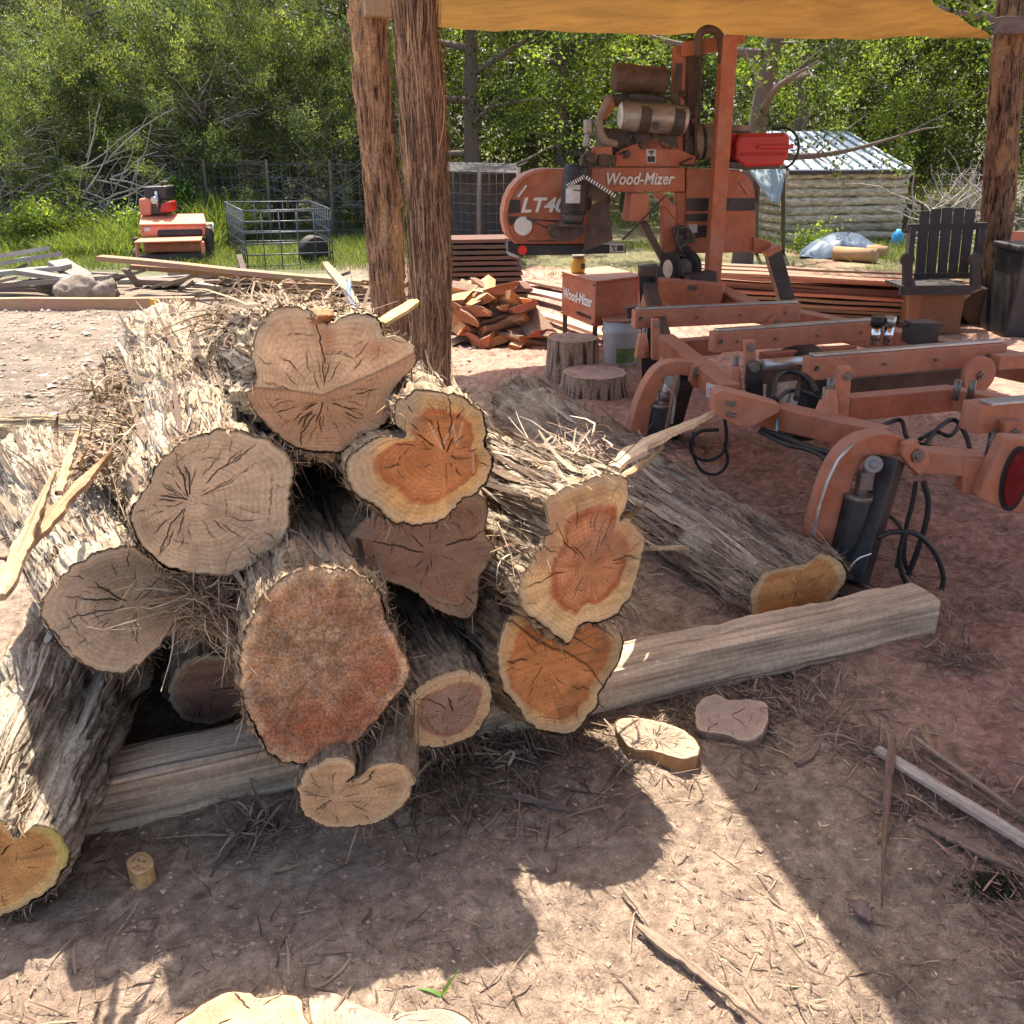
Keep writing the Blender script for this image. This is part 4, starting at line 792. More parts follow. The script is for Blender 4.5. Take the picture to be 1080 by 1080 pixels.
y2 = p2.y-.07; hc = c5('hydraulic_cylinder', (650, 592), (603, 768), y2, .052, 'black'); c5('piston_rod', (682, 525), (655, 592), y2, .024, 'bolt', hc)
mb = MB(); mb.tube([Y5(690, 515, y2-.035), Y5(690, 515, y2+.035)], .034, 20); mb.tube([Y5(690, 515, y2-.045), Y5(690, 515, y2+.045)], .014, 12); mb.box(Y5(668, 555, y2), (.05, .05, .07)); mb.tube([Y5(651, 590, y2), Y5(648, 603, y2)], .056, 24); mb.build('clevis', M['bolt'], hc, bev=.004)
lg = MB(); lg.beam(Y5(735, 500, p2.y+.02), on(899, 622, .02), .085, .10); lg = lg.build('support_leg', M['black'], mill, bev=.004)
mb = MB(); ft = on(897, 628, .01); mb.box(ft, (.16, .14, .02), rz=.3); mb.build('foot_plate', M['black'], lg, bev=.003)
# lower tubes between the bunks
bm('cross_tube', T5(615, 368, .50), T5(893, 342, .50), .08, .11); bm('cross_tube', T5(893, 342, .50), T5(1180, 400, .50), .08, .10, 'orange_light')
bm('cross_tube', T5(180, 215, .5), T5(290, 205, .5), .08, .10); bm('cross_tube', T5(395, 285, .48), T5(600, 262, .48), .07, .08, 'greasy'); bm('cross_tube', T5(400, 235, .53), T5(640, 215, .53), .05, .04)
bm('cross_tube', T5(620, 310, .45), T5(940, 280, .45), .08, .09, 'greasy')
bm('main_rail', T5(290, 100, .52), T5(1250, 300, .52), .12, .13); bm('main_rail', T5(800, 180, .56), T5(1300, 290, .56), .05, .05, 'iron')
bm('main_rail', T5(110, 62, .62), T5(300, 80, .60), .14, .17, 'orange'); bm('main_rail', T5(95, 88, .6), T5(150, 130, .58), .08, .12, 'orange_light')
bm('walk_plate', T5(285, 55, .62), T5(385, 100, .60), .12, .02, 'orange_light'); bm('walk_plate', T5(110, 38, .66), T5(230, 58, .66), .05, .03, 'greasy')
for c, r in (((438, 148), .055), ((961, 283), .09)):
    q = T5(*c, .56); mb = MB(); mb.disc(q, fn, r, .03, 30); x = mb.build('pivot_disc', M['orange_light'], mill, bev=.004); bolt(x, q+fn*.016, fn, .022)
mb = MB(); q = T5(1003, 250, .6); mb.beam(q, q+bdir*.5, .07, .07); mb.build('log_stop', M['orange_light'], mill, bev=.005)
rb = MB(); yr = T5(385, 300, .55).y-.02; rb.prism([Y5(*p, yr) for p in [(368,262),(385,250),(404,256),(406,345),(392,346),(366,332)]], (0, .07, 0)); rb = rb.build('roller_bracket', M['black'], mill, bev=.004); bolt(rb, Y5(382, 263, yr), (0, -1, 0), .024)
mb = MB(); mb.tube([T5(400, 258, .60), T5(532, 246, .60)], .028, 18); mb.build('toe_board_roller', M['steel'], mill)
for x in (692, 724):
    q = T5(x, 205, .6); mb = MB(); mb.tube([q, q+Vector((0, 0, .10))], .026, 20); r = mb.build('vertical_roller', M['chrome'], mill); mb = MB(); mb.tube([q+Vector((0, 0, .10)), q+Vector((0, 0, .15))], .034 if x < 700 else .03, 18); mb.build('roller_cap', M['black'] if x < 700 else M['steel'], r)
mb = MB(); mb.box(T5(812, 172, .62), (.16, .12, .12)); mb.box(T5(812, 150, .66), (.22, .10, .015)); mb.build('valve_block', M['iron'], mill, bev=.005)
for (x, y, z) in ((560, 378, .55), (330, 290, .57), (577, 352, .6), (92, 200, .56)):
    q = T5(x, y, z); mb = MB(); mb.tube([q-Vector((0, 0, .08)), q, q+Vector((0, 0, .05))], [.045, .035, .022], 6); mb.build('cone_mount', M['orange_light'], mill, bev=.003)
for (x, y) in ((565, 345), (577, 318), (97, 185), (333, 262), (905, 325), (943, 325)): q = T5(x, y, .58); mb = MB(); mb.tube([q-Vector((0, 0, .04)), q+Vector((0, 0, .05))], .016, 10); mb.build('adjusting_bolt', M['bolt'], mill)
wheel('wheel', T5(500, 330, .30), (.97, .2, 0), .27, .17, mill)
# near end bunk and tail light
rl = MB(); A = T5(950, 365, .63); rl.beam(A+Vector((.02, .06, -.06)), A+Vector((.02, .06, -.06))+bdir*.7, .10, .12); rl = rl.build('bunk_rail', M['orange_light'], mill, bev=.006)
bm('steel_wear_strip', A+Vector((.06, .03, .008)), A+Vector((.06, .03, .008))+bdir*.6, .07, .012, 'steel', rl, bev=.002)
yt = A.y+.0; mb = MB(); mb.prism([Y5(*p, yt-.02) for p in [(1030,408),(1080,404),(1080,452),(1030,452)]], (0, .05, 0)); x = mb.build('link_plate', M['orange_light'], mill, bev=.004); bolt(x, Y5(1058, 434, yt-.02), (0, -1, 0), .02)
mb = MB(); q = Y5(988, 500, yt+.04); mb.tube([q, q+Vector((0, 0, .12))], .018, 12); mb.tube([q, q+Vector((0, 0, .015))], .035, 6); mb.build('adjusting_bolt', M['bolt'], mill)
mb = MB(); ys = T5(960, 512, .44).y; mb.prism([Y5(*p, ys-.05) for p in [(925,502),(990,503),(995,520),(955,596),(920,588)]], (0, .06, 0)); mb.build('tube_end_block', M['orange_light'], mill, bev=.005)
tl = MB(); yl = ys-.12; tl.prism([Y5(*p, yl) for p in [(1032,446),(1150,452),(1120,600),(1085,645),(1030,634),(960,600),(985,545)]], (0, .07, 0)); tl = tl.build('tail_light_box', M['orange_light'], mill, bev=.006)
def oval(cx, cy, rx, ry, rot, n=32): return [(cx+rx*math.cos(t)*math.cos(rot)-ry*math.sin(t)*math.sin(rot), cy+rx*math.cos(t)*math.sin(rot)+ry*math.sin(t)*math.cos(rot)) for t in [2*math.pi*k/n for k in range(n)]]
mb = MB(); mb.prism([Y5(*p, yl-.012) for p in oval(1058, 553, 34, 86, .25)], (0, .014, 0)); rm_ = mb.build('lamp_rim', M['rubber'], tl); mb = MB(); mb.prism([Y5(*p, yl-.022) for p in oval(1060, 553, 25, 74, .25)], (0, .016, 0)); mb.build('lens', M['darkred'], rm_)
# hoses
def hose(pts, r=.009, m='hose', closed=False):
    mb = MB(); mb.tube(curve_pts(pts, 60), r, 8); mb.build('hydraulic_hose', M[m], mill)
yh = 3.12
hose([Y5(*p, yh) for p in ((700,705),(740,690),(800,695),(850,745),(871,810),(855,855),(815,862),(775,820),(758,770),(762,725),(775,690))], .010)
hose([Y5(*p, yh+.08) for p in ((820,560),(832,610),(825,670),(800,750),(780,800))], .011); hose([Y5(*p, yh+.1) for p in ((800,560),(790,620),(775,680),(770,760),(785,800))], .009)
hose([T5(720, 640, .1), T5(750, 665, .12), T5(765, 700, .1), T5(750, 780, .03)], .008)
yh = 4.3
hose([Y5(*p, yh) for p in ((305,395),(310,440),(300,485),(260,505),(225,490),(218,455),(240,430),(290,425))], .009); hose([Y5(*p, yh+.05) for p in ((225,430),(222,480),(245,530),(285,540),(312,510),(305,460))], .008)
hose([T5(*p, .46) for p in ((400,425),(470,450),(520,470),(590,490))], .014); hose([T5(*p, .46) for p in ((395,430),(460,462),(530,480),(580,510))], .009)
hose([T5(*p, .58) for p in ((432,345),(440,290),(475,275),(520,290),(545,330))], .012); hose([T5(*p, .56) for p in ((440,350),(470,325),(520,330),(560,345))], .010); hose([T5(*p, .56) for p in ((490,345),(500,300),(520,270),(550,262))], .012)
hose([T5(*p, .3) for p in ((820,470),(860,420),(900,400),(930,440),(945,500))], .012); hose([T5(*p, .3) for p in ((810,450),(850,430),(890,440),(920,400))], .010); hose([T5(*p, .3) for p in ((700,420),(760,400),(780,450),(840,470))], .011)
hose([Y5(*p, 3.9) for p in ((575,500),(560,560),(550,620),(570,640))], .012); hose([Y5(*p, 3.92) for p in ((565,500),(575,580),(585,630))], .012)
hose([Y5(622, 790, y2-.1), Y5(650, 760, y2-.12), Y5(684, 746, y2-.1)], .003, 'white')
hose([T5(*p, .5) for p in ((440,425),(446,380),(470,360),(480,355))], .005, 'cyan')
hose([Y5(*p, y1-.06) for p in ((160,320),(175,345),(172,380),(168,410))], .007, 'steel')
# front post of the frame and hydraulic power box
fp = MB(); fp.beam(PY(684, 286, 6.2), PZ(686, 397, 0), .11, .11); fp.build('support_leg', M['black'], mill, bev=.005); bm('cross_tube', PY(684, 300, 6.25), T5(150, 205, .53), .08, .08, 'black')
c0 = PY(627, 345, 7.0); z0 = c0.z; cl = PZ(592, 331, z0); cr = PZ(676, 337, z0); c3 = cl+cr-c0; top = PY(627, 299, 7.0).z
mb = MB(); mb.prism([cl, c0, cr, c3], (0, 0, top-z0)); hb = mb.build('hydraulic_power_box', M['orange'], mill, bev=.008)
mb = MB(); ct = (cl+c0+cr+c3)/4; mb.prism([ct+(p-ct)*1.03+Vector((0, 0, top-z0)) for p in (cl, c0, cr, c3)], (0, 0, .018)); lid = mb.build('lid', M['orange'], hb, bev=.005)
rr_ = (c0-cl).normalized(); text_mesh('lettering', 'Wood-Mizer', cl+rr_*.045+Vector((0, 0, (top-z0)*.42)), rr_, HU, (c0-cl).length*.86, .085, M['white'], hb, .02, .2)
text_mesh('lettering', 'HYDRAULIC', cl+rr_*(c0-cl).length*.48+Vector((0, 0, (top-z0)*.14)), rr_, HU, (c0-cl).length*.44, .028, M['black'], hb, .02, .15)
fr_ = rr_.cross(HU)
for k, v in ((.04, .95), (.96, .95), (.04, .05), (.96, .05)): bolt(hb, cl+(c0-cl)*k+Vector((0, 0, (top-z0)*v)), fr_, .008)
mb = MB()
for p in (cl, c0, cr, c3): q = ct+(p-ct)*.9; mb.beam(q, Vector((q.x, q.y, 0)), .035, .035)
mb.build('stand', M['iron'], mill); bm('cross_tube', PZ(660, 330, .45), PZ(700, 322, .5), .08, .08, 'greasy')
# jar on the box
jb = PZ(609.5, 287, top+.02); jb = PZ(609.5, 287.5, top+.02); j = thing('jar', tuple(jb), 'yellow plastic jar standing on the orange hydraulic power box', 'jar')
mb = MB(); mb.tube([jb, jb+Vector((0, 0, .01)), jb+Vector((0, 0, .10)), jb+Vector((0, 0, .115))], [.05, .056, .056, .046], 28); mb.build('body', M['yellow'], j)
mb = MB(); mb.tube([jb+Vector((0, 0, .113)), jb+Vector((0, 0, .138))], .049, 28); mb.build('lid', M['tank'], j)
mb = MB(); n_ = 5
for k in range(n_): a_ = -1.2+k*.22; b_ = a_+.22; mb.add([jb+Vector((math.cos(q)*.0575, math.sin(q)*.0575, z)) for q, z in ((a_, .03), (b_, .03), (b_, .075), (a_, .075))], [(0, 1, 2, 3)])
mb.build('printed_label', M['iron'], j)
def rock(name, c, s, col, label, cat, seed, m='bark', grp=None):
    n, k = 36, 20; th = np.linspace(0, 2*math.pi, n, endpoint=False)[None]; ph = np.linspace(.02, math.pi-.02, k)[:, None]
    u = np.stack(np.broadcast_arrays(np.sin(ph)*np.cos(th), np.sin(ph)*np.sin(th), np.cos(ph)), -1); h = 1+.5*fbm(u*1.6+seed, 4, seed)
    P = np.array(c)+u*h[..., None]*np.array(s); i = np.arange(k-1)[:, None]*n+np.arange(n)[None]; j = np.arange(k-1)[:, None]*n+((np.arange(n)+1) % n)[None]
    cc = np.array(col)*(1+.6*fbm(u*6+seed, 3, seed+1))[..., None]; o = mesh_np(name, P.reshape(-1, 3), np.stack([i, i+n, j+n, j], -1).reshape(-1, 4), M[m], None, cc.reshape(-1, 3), loc=(c[0], c[1], c[2]-s[2])); return tag(o, label, cat, grp)
# ================================================================== STUMPS, BUCKET, BOX, CHUNKS
def stump(px, py, w, ztop, seed, label, topcol=(.45, .31, .25), Rr=None):
    b = PZ(px, py, 0); dep = b.y*cT+CZ*sT; R = w/FPX*dep/2; b.y += R*.8; NA = 200; NL = 60
    th = np.linspace(0, 2*math.pi, NA, endpoint=False)[None]; s = np.linspace(0, 1, NL)[:, None]
    q = np.stack(np.broadcast_arrays(np.cos(th)*R, np.sin(th)*R, s*ztop*.25+seed), -1)
    f1 = 1-np.abs(fbm(q*[36, 36, 14], 3, seed))*2.2; lump = fbm(q*[9, 9, 6], 3, seed+2); flare = 1+.22*(1-s)**2*(.5+lump)
    Rf = R*flare*.96+.014*f1+.02*lump
    P = np.stack([b.x+Rf*np.cos(th), b.y+Rf*np.sin(th), np.broadcast_to(s*ztop, Rf.shape)-.01], -1); v = sst(.1, .8, f1)
    col = lerp((.06, .04, .03), (.33, .23, .165), v).reshape(-1, 3)
    t = thing('stump', (b.x, b.y, 0), label, 'stump', 'sawn stumps by the sawmill')
    i = np.arange(NL-1)[:, None]*NA+np.arange(NA)[None]; j = np.arange(NL-1)[:, None]*NA+((np.arange(NA)+1) % NA)[None]
    mesh_np('bark', P.reshape(-1, 3), np.stack([i, j, j+NA, i+NA], -1).reshape(-1, 4), M['bark'], t, col)
    B = P[-1][:, :2]-np.array([b.x, b.y]); B2 = np.stack([np.interp(np.linspace(0, NA, 720, endpoint=False), np.arange(NA+1), np.r_[B[:, k], B[0, k]]) for k in (0, 1)], 1)
    a = np.array([0, 0, 1.]); e1 = np.array([1., 0, 0]); e2 = np.array([0, 1., 0])
    cut_face('top', B2, np.zeros(2), np.array([b.x, b.y, ztop-.008]), a, e1, e2, seed, dict(heart=.8, hc=topcol, sc=tuple(x*.9 for x in topcol), grey=.5, gc=(.42, .27, .22), cracks=12, bigc=3), t, 1, NR=50)
stump(605, 404, 52, .31, 201, 'tall dark barked stump standing beside the white bucket')
stump(629, 420, 68, .15, 211, 'low wide stump in front of the tall one')
b = PZ(655, 386, 0); b.y += .1; bk_ = thing('bucket', tuple(b), 'dusty white plastic bucket with a rough lid behind the stumps', 'bucket')
mb = MB(); mb.tube([b, b+Vector((0, 0, .01)), b+Vector((0, 0, .24)), b+Vector((0, 0, .25)), b+Vector((0, 0, .27)), b+Vector((0, 0, .28)), b+Vector((0, 0, .34))], [.12, .127, .14, .15, .15, .142, .146], 32); mb.build('body', M['bucket'], bk_)
mb = MB(); mb.prism([b+Vector((x, y, .345)) for x, y in ((-.16,-.1),(0,-.16),(.2,-.08),(.21,.1),(.05,.16),(-.15,.1))], (0, 0, .012)); mb.build('lid', M['orange_light'], bk_, bev=.003)
mb = MB()
for k in range(8): a_ = -1.9+k*.15; b_ = a_+.15; mb.add([b+Vector((math.cos(q)*.137, math.sin(q)*.137, z)) for q, z in ((a_, .03), (b_, .03), (b_, .14), (a_, .14))], [(0, 1, 2, 3)])
mb.build('printed_label', mat('green_label', (.12, .16, .05), .6, 0, .4, 30), bk_)

def chunk(outl, z, th, label, name='wood_chunk', top=(.55, .40, .26), side=(.40, .17, .07), seed=1, cat='wood chunk', drop=0, cracks=14, grey=0, tilt=(0, 0)):
    P = [np.array(PZ(*p, z)) for p in outl]; c0 = sum(P)/len(P); t = thing(name, (c0[0], c0[1], max(0, z-th)), label, cat)
    B = catmull_closed([(p-c0)[:2] for p in P], 720)
    if (np.roll(B, -1, 0)[:, 0]*B[:, 1]-B[:, 0]*np.roll(B, -1, 0)[:, 1]).sum() > 0: B = B[::-1]
    ph = np.arctan2(B[:, 1], B[:, 0]); B = B*(1+.05*fbm(np.stack([np.cos(ph)*6, np.sin(ph)*6, ph*0+seed], 1), 4, seed))[:, None]
    a = np.array([tilt[0], tilt[1], 1.]); a /= np.linalg.norm(a); e1 = np.cross([0, 1, 0], a); e1 /= np.linalg.norm(e1); e2 = np.cross(a, e1)
    cut_face('top', B, np.zeros(2), c0, a, e1, e2, seed, dict(heart=.8, hc=top, sc=tuple(x*1.05 for x in top), grey=grey, gc=(.36, .28, .24), cracks=cracks, bigc=3), t, 1, NR=60)
    n = 14; s = np.linspace(0, 1, n)[:, None, None]; W_ = c0+B[None, :, :1]*e1*(1-.06*s)+B[None, :, 1:]*e2*(1-.06*s)-a*(s*th)
    h = fbm(np.stack(np.broadcast_arrays(B[None, :, 0]*30, B[None, :, 1]*30, s[..., 0]*.8), -1), 4, seed+4); W_ = W_+(B[None, :, :1]*e1+B[None, :, 1:]*e2)*(.06*h)[..., None]*np.minimum(1, s*6)
    i = np.arange(n-1)[:, None]*720+np.arange(720)[None]; j = np.arange(n-1)[:, None]*720+((np.arange(720)+1) % 720)[None]
    mesh_np('split_side', W_.reshape(-1, 3), np.stack([i, i+720, j+720, j], -1).reshape(-1, 4)[:, ::-1], M['wood'], t, (np.array(side)*(1+.7*h)[..., None]).reshape(-1, 3))
    return t
chunk([(650,760),(672,757),(700,762),(728,774),(738,793),(720,800),(690,792),(668,790),(655,778)], .06, .07, 'thick slab offcut lying in the sun against the timber', seed=301, cracks=44, grey=.3, side=(.30, .15, .065), top=(.30, .22, .14))
chunk([(735,742),(752,732),(770,738),(790,737),(810,742),(808,768),(790,782),(765,775),(745,772),(734,765)], .042, .05, 'dusty pink grey log slice on the ground in front of the timber', 'log_slice', top=(.33, .225, .17), side=(.24, .15, .11), seed=311, grey=.5, cracks=4)
chunk([(133,909),(148,898),(161,905),(160,916),(143,922)], .05, .055, 'small orange block of wood on the ground left of the lowest log', top=(.42, .26, .13), side=(.50, .28, .11), seed=321, cracks=2)
chunk([(186,1085),(205,1064),(235,1048),(262,1046),(272,1052),(300,1048),(318,1053),(321,1070),(330,1100),(250,1115)], .06, .07, 'pale yellow and pink cut slice at the bottom edge of the picture', 'log_slice', top=(.33, .235, .145), side=(.34, .19, .08), seed=331, cracks=4)
chunk([(325,1052),(350,1046),(400,1068),(470,1064),(500,1085),(480,1130),(350,1120)], .025, .03, 'flat grey brown bark covered slab beside the pale slice', top=(.27, .20, .145), side=(.20, .14, .09), seed=341, cracks=10, grey=.3)

# long boards and splinters lying loose
def stick(a, b, wd, h, seed, label, name='board', cat='board', base=(.36, .28, .21), za=.02, zb=.02, grp=None, mid=None):
    """split wood: tapering, slightly crooked"""
    A = np.array(PZ(*a, za)); B = np.array(PZ(*b, zb)); r = np.random.default_rng(seed); n = 40
    t = np.linspace(0, 1, n)[:, None]; d = B-A; L = np.linalg.norm(d); s_ = np.cross(d/L, UP); s_ /= np.linalg.norm(s_); u_ = np.cross(s_, d/L)
    C = A+d*t+s_*(np.sin(t*math.pi*r.uniform(.8, 2))*L*.012*r.normal())+u_*(np.sin(t*math.pi)*L*.01*r.random()); sp_ = name in ('splinter', 'stick', 'bark_strip'); base = tuple(b_*(.6 if sp_ else .95) for b_ in base); wv = wd*((1-.85*t**1.7)*(1-.4*np.clip(1-t*9, 0, 1)) if sp_ else 1-.25*np.abs(2*t-1)**3)*(1+(.6 if sp_ else .15)*fbm(np.stack([t[:, 0]*17, t[:, 0]*0+seed, t[:, 0]*0], 1), 3, seed)[:, None])
    prof = np.array([(-.5, -.4), (-.2, -.5), (.25, -.5), (.5, -.3), (.48, .3), (.2, .5), (.0, .36), (-.25, .5), (-.5, .2)]); m = len(prof)
    W_ = C[:, None]+s_*(prof[None, :, 0]*wv)[..., None]+u_*(prof[:, 1]*h)[None, :, None]
    W_ = W_+.0015*fbm(W_*60, 2, seed)[..., None]
    col = np.array(base)*(1+.9*fbm(np.stack(np.broadcast_arrays(t*4, prof[None, :, 0]*9+seed, prof[None, :, 1]*3), -1), 3, seed))[..., None]
    i = np.arange(n-1)[:, None]*m+np.arange(m)[None]; j = np.arange(n-1)[:, None]*m+((np.arange(m)+1) % m)[None]
    V_ = np.vstack([W_.reshape(-1, 3), W_[0].mean(0)[None], W_[-1].mean(0)[None]]); k = np.arange(0, m-1, 2)
    F_ = np.vstack([np.stack([i, j, j+m, i+m], -1).reshape(-1, 4), np.stack([np.full(4, n*m), k, k+1, (k+2) % m], -1), np.stack([np.full(4, n*m+1), (n-1)*m+k, (n-1)*m+k+1, (n-1)*m+(k+2) % m], -1)])
    o = mesh_np(name, V_, F_, M['wood'], None, np.vstack([col.reshape(-1, 3), [base, base]]), smooth=False, loc=tuple(A*.5+B*.5-np.array([0, 0, h/2]))); return tag(o, label, cat, grp)
stick((925, 790), (1110, 905), .042, .018, 401, 'long grey weathered board lying across the ground at the right edge', base=(.40, .33, .27), za=.06, zb=.04)
stick((962, 777), (1090, 870), .018, .012, 402, 'thin tan strip lying just beyond the long grey board', 'splinter', 'splinter', (.48, .33, .22), .05, .03)
stick((975, 800), (1085, 872), .014, .010, 412, 'thin dark strip lying alongside the tan one', 'splinter', 'splinter', (.30, .20, .14), .04, .02)
stick((942, 775), (930, 955), .020, .010, 403, 'narrow brown stick pointing at the camera, crossing the long grey board', 'stick', 'stick', (.30, .18, .12), .08, .015)
stick((965, 862), (1085, 925), .045, .012, 404, 'dull pinkish bark strip lying in front of the long grey board', 'bark_strip', 'bark strip', (.33, .22, .17))
stick((840, 806), (885, 762), .022, .012, 405, 'short reddish splinter near the dusty log slice', 'splinter', 'splinter', (.36, .23, .17))
stick((972, 765), (985, 800), .03, .014, 406, 'short tan chip leaning where the strips cross', 'splinter', 'splinter', (.46, .31, .19))
stick((938, 860), (925, 890), .03, .01, 413, 'short orange tan chip beside the narrow brown stick', 'splinter', 'splinter', (.44, .28, .17))
stick((672, 975), (830, 1100), .026, .012, 407, 'long curling bark strip lying in the sunlit dirt', 'bark_strip', 'bark strip', (.42, .30, .21))
stick((655, 935), (692, 985), .010, .006, 408, 'thin end of bark lying above the long curling strip', 'bark_strip', 'bark strip', (.45, .33, .23))
stick((540, 838), (612, 858), .020, .014, 409, 'crooked twig on the shaded dirt in front of the bright orange log', 'stick', 'stick', (.26, .18, .14), .03, .015)
stick((470, 836), (560, 842), .008, .006, 410, 'thin straight twig left of the crooked one', 'stick', 'stick', (.28, .2, .15))
stick((262, 858), (222, 925), .030, .012, 411, 'dark bark strip lying against the front of the timber', 'bark_strip', 'bark strip', (.20, .14, .10), .03, .01)
stick((246, 878), (228, 912), .012, .008, 414, 'thin tan splinter beside the dark bark strip', 'splinter', 'splinter', (.45, .33, .2), .03, .01)
stick((288, 918), (318, 912), .012, .006, 415, 'short pale curl of bark on the shaded dirt', 'splinter', 'splinter', (.45, .34, .22))
stick((903, 950), (918, 972), .05, .010, 416, 'small square brown chip on the shaded dirt at right', 'splinter', 'splinter', (.26, .17, .14))
stick((645, 495), (748, 436), .07, .026, 420, 'pale split plank end poking up over the log at upper right of the stack', 'splinter', 'splinter', (.85, .62, .40), .70, .62)
stick((655, 505), (700, 470), .03, .018, 421, 'short pale splinter under the split plank end', 'splinter', 'splinter', (.55, .38, .22), .69, .64)
stick((680, 578), (727, 578), .022, .012, 422, 'small pale splinter jutting right from the pale rimmed log', 'splinter', 'splinter', (.60, .46, .28), .45, .44)
stick((0, 630), (58, 500), .030, .014, 423, 'long tan splinter slanting across the left edge of the stack', 'splinter', 'splinter', (.55, .38, .22), .95, .98)
stick((10, 590), (118, 478), .040, .016, 424, 'broad reddish tan splinter lying beside the long one', 'splinter', 'splinter', (.50, .30, .16), .93, 1.0)
stick((62, 520), (85, 450), .022, .012, 425, 'upright tan splinter between the broad one and the dirt', 'splinter', 'splinter', (.56, .38, .22), .98, 1.02)
stick((375, 322), (345, 278), .035, .02, 426, 'slim pale lath leaning beside the left post of the close pair', 'lath', 'lath', (.36, .27, .18), 1.1, 1.12)
stick((384, 330), (362, 296), .016, .016, 427, 'thin blue grey rod leaning next to the pale lath', 'rod', 'rod', (.16, .20, .27), 1.1, 1.12)
stick((437, 318), (402, 342), .05, .02, 428, 'yellow tan wedge of wood lodged at the foot of the two posts', 'wood_chunk', 'wood chunk', (.62, .42, .18), 1.05, 1.05)
q = PY(334, 334, 1.93); rock('bark_curl', (q.x, q.y, q.z), (.035, .05, .016), (.34, .15, .07), 'reddish curl of bark lodged in the notch of the topmost log', 'bark', 91)
# moss clump and sprout
def tuft(name, c, n, R, H, label, cols, cat, m='grass', w=(.002, .006), kind=None, up=.8, seed=0):
    c = np.array(c, float); r = np.random.default_rng(seed); P = c+np.stack([r.normal(0, R, n), r.normal(0, R*.6, n), np.zeros(n)], 1); P[:, 2] = gz(P[:, 0], P[:, 1])
    D = np.stack([r.normal(0, .5, n), r.normal(0, .5, n), np.full(n, up)], 1); S = perp(D, np.tile([0, 1., .3], (n, 1)))
    V, Fq = ribbons(P, D, S, H*r.uniform(.4, 1, n), r.uniform(*w, n), r.normal(0, .3, (n, 3))*H, 4, True)
    C = np.array(cols)[r.integers(0, len(cols), n)]; o = mesh_np(name, V, Fq, M[m], None, np.repeat(C, 4, 0), 'FACE', False, loc=tuple(c)); return tag(o, label, cat, None, kind)
tuft('moss_clump', on(1052, 938), 1500, .035, .018, 'dark green moss clump on the shaded dirt at the right edge', [(.05, .05, .035), (.085, .08, .055), (.03, .035, .025)], 'moss')
sp = on(466, 1050); n = 3; P = np.tile(np.array(sp), (n, 1)); D = np.array([[-.9, .2, .8], [.5, .3, 1.2], [.35, -.1, .9]])
V_, F_ = ribbons(P, D, np.array([[.3, 1, 0], [1, -.4, 0], [1, .2, 0]]), np.array([.05, .07, .035]), np.array([.012, .009, .008]), np.array([[-.015, 0, -.02], [.01, 0, -.01], [.01, 0, 0]]), 6, True)
o = mesh_np('sprout', V_, F_, M['grass'], None, np.tile([[.16, .28, .06]], (len(F_), 1)), 'FACE', True, loc=tuple(sp)); tag(o, 'tiny green sprout with narrow leaves at the bottom of the picture', 'plant')

# ------------------------------------------------------------ debris, nobody could count it
def scatter(name, n, region, Lr, Wr, cols, seed, zup=.004, bias=None, flat=.08, curl=.06):
    global rng
    r = np.random.default_rng(seed); U = r.random((n*3, 2)); x0, x1, y0, y1 = region
    x = x0+(x1-x0)*U[:, 0]; y = y0+(y1-y0)*U[:, 1]**1.2
    dn = fbm(np.stack([x*1.6, y*1.6, x*0+seed], 1), 3, seed)
    keep = dn*2.6+.18 > r.random(n*3)*.9
    if bias is not None: keep &= bias(x, y) > r.random(n*3)
    x = x[keep][:n]; y = y[keep][:n]; n = len(x)
    P = np.stack([x, y, gz(x, y)+zup*r.random(n)+.001], 1); a_ = r.normal(0, .9, n)+2.2; D = np.stack([np.cos(a_), np.sin(a_), r.normal(0, flat, n)], 1)
    L = Lr[0]+(Lr[1]-Lr[0])*r.random(n)**3; W = np.minimum(Wr[0]+(Wr[1]-Wr[0])*r.random(n)**2, L*.5); S = perp(D, np.tile([0, 0, 1.], (n, 1)))+r.normal(0, .25, (n, 3))*[0, 0, 1]
    V, Fq = ribbons(P-D*(L/2)[:, None], D, S, L, W, r.normal(0, 1, (n, 3))*(L*curl)[:, None]*[1, 1, .3], 3, True, None, .05)
    V[:, 2] = np.maximum(V[:, 2], gz(V[:, 0], V[:, 1])+.0012)
    C = np.array(cols)[r.integers(0, len(cols), n)]*r.uniform(.7, 1.2, (n, 1)); o = mesh_np(name, V, Fq, M['chip'], None, np.repeat(C, 3, 0), 'FACE', False); tag(o, kind='stuff'); return o
bc = [(.13, .085, .06), (.18, .12, .08), (.25, .175, .12), (.09, .06, .045), (.32, .23, .15)]
pk = [(.24, .135, .10), (.17, .105, .08), (.11, .07, .055), (.32, .19, .14), (.28, .2, .15)]
scatter('fine_wood_chips', 42000, (-1.8, 2.6, 1.0, 4.5), (.003, .026), (.001, .004), bc+pk, 1, .003)
scatter('bark_litter', 2300, (-1.7, .9, 1.1, 2.6), (.01, .12), (.0015, .008), bc, 2, .008)
scatter('bark_litter', 5200, (.5, 2.8, 1.2, 4.6), (.01, .17), (.0015, .010), pk, 3, .008)
scatter('bark_litter', 3600, (-1.4, 1.6, 1.7, 2.7), (.04, .20), (.003, .009), bc, 4, .012, bias=lambda x, y: np.exp(-((y-(2.12+.4*x))/.25)**2))
scatter('bark_litter', 4000, (1.0, 2.4, 1.3, 3.0), (.02, .16), (.002, .009), pk, 43, .02)
scatter('bark_litter', 1500, (.2, 1.6, 2.9, 4.6), (.04, .25), (.003, .009), pk, 41, .02)
scatter('chips_on_dirt_lane', 7000, (-5.5, -.4, 4.2, 9.8), (.02, .12), (.004, .018), [(.20, .15, .11), (.30, .24, .18), (.14, .10, .07), (.45, .36, .26)], 5, .006)
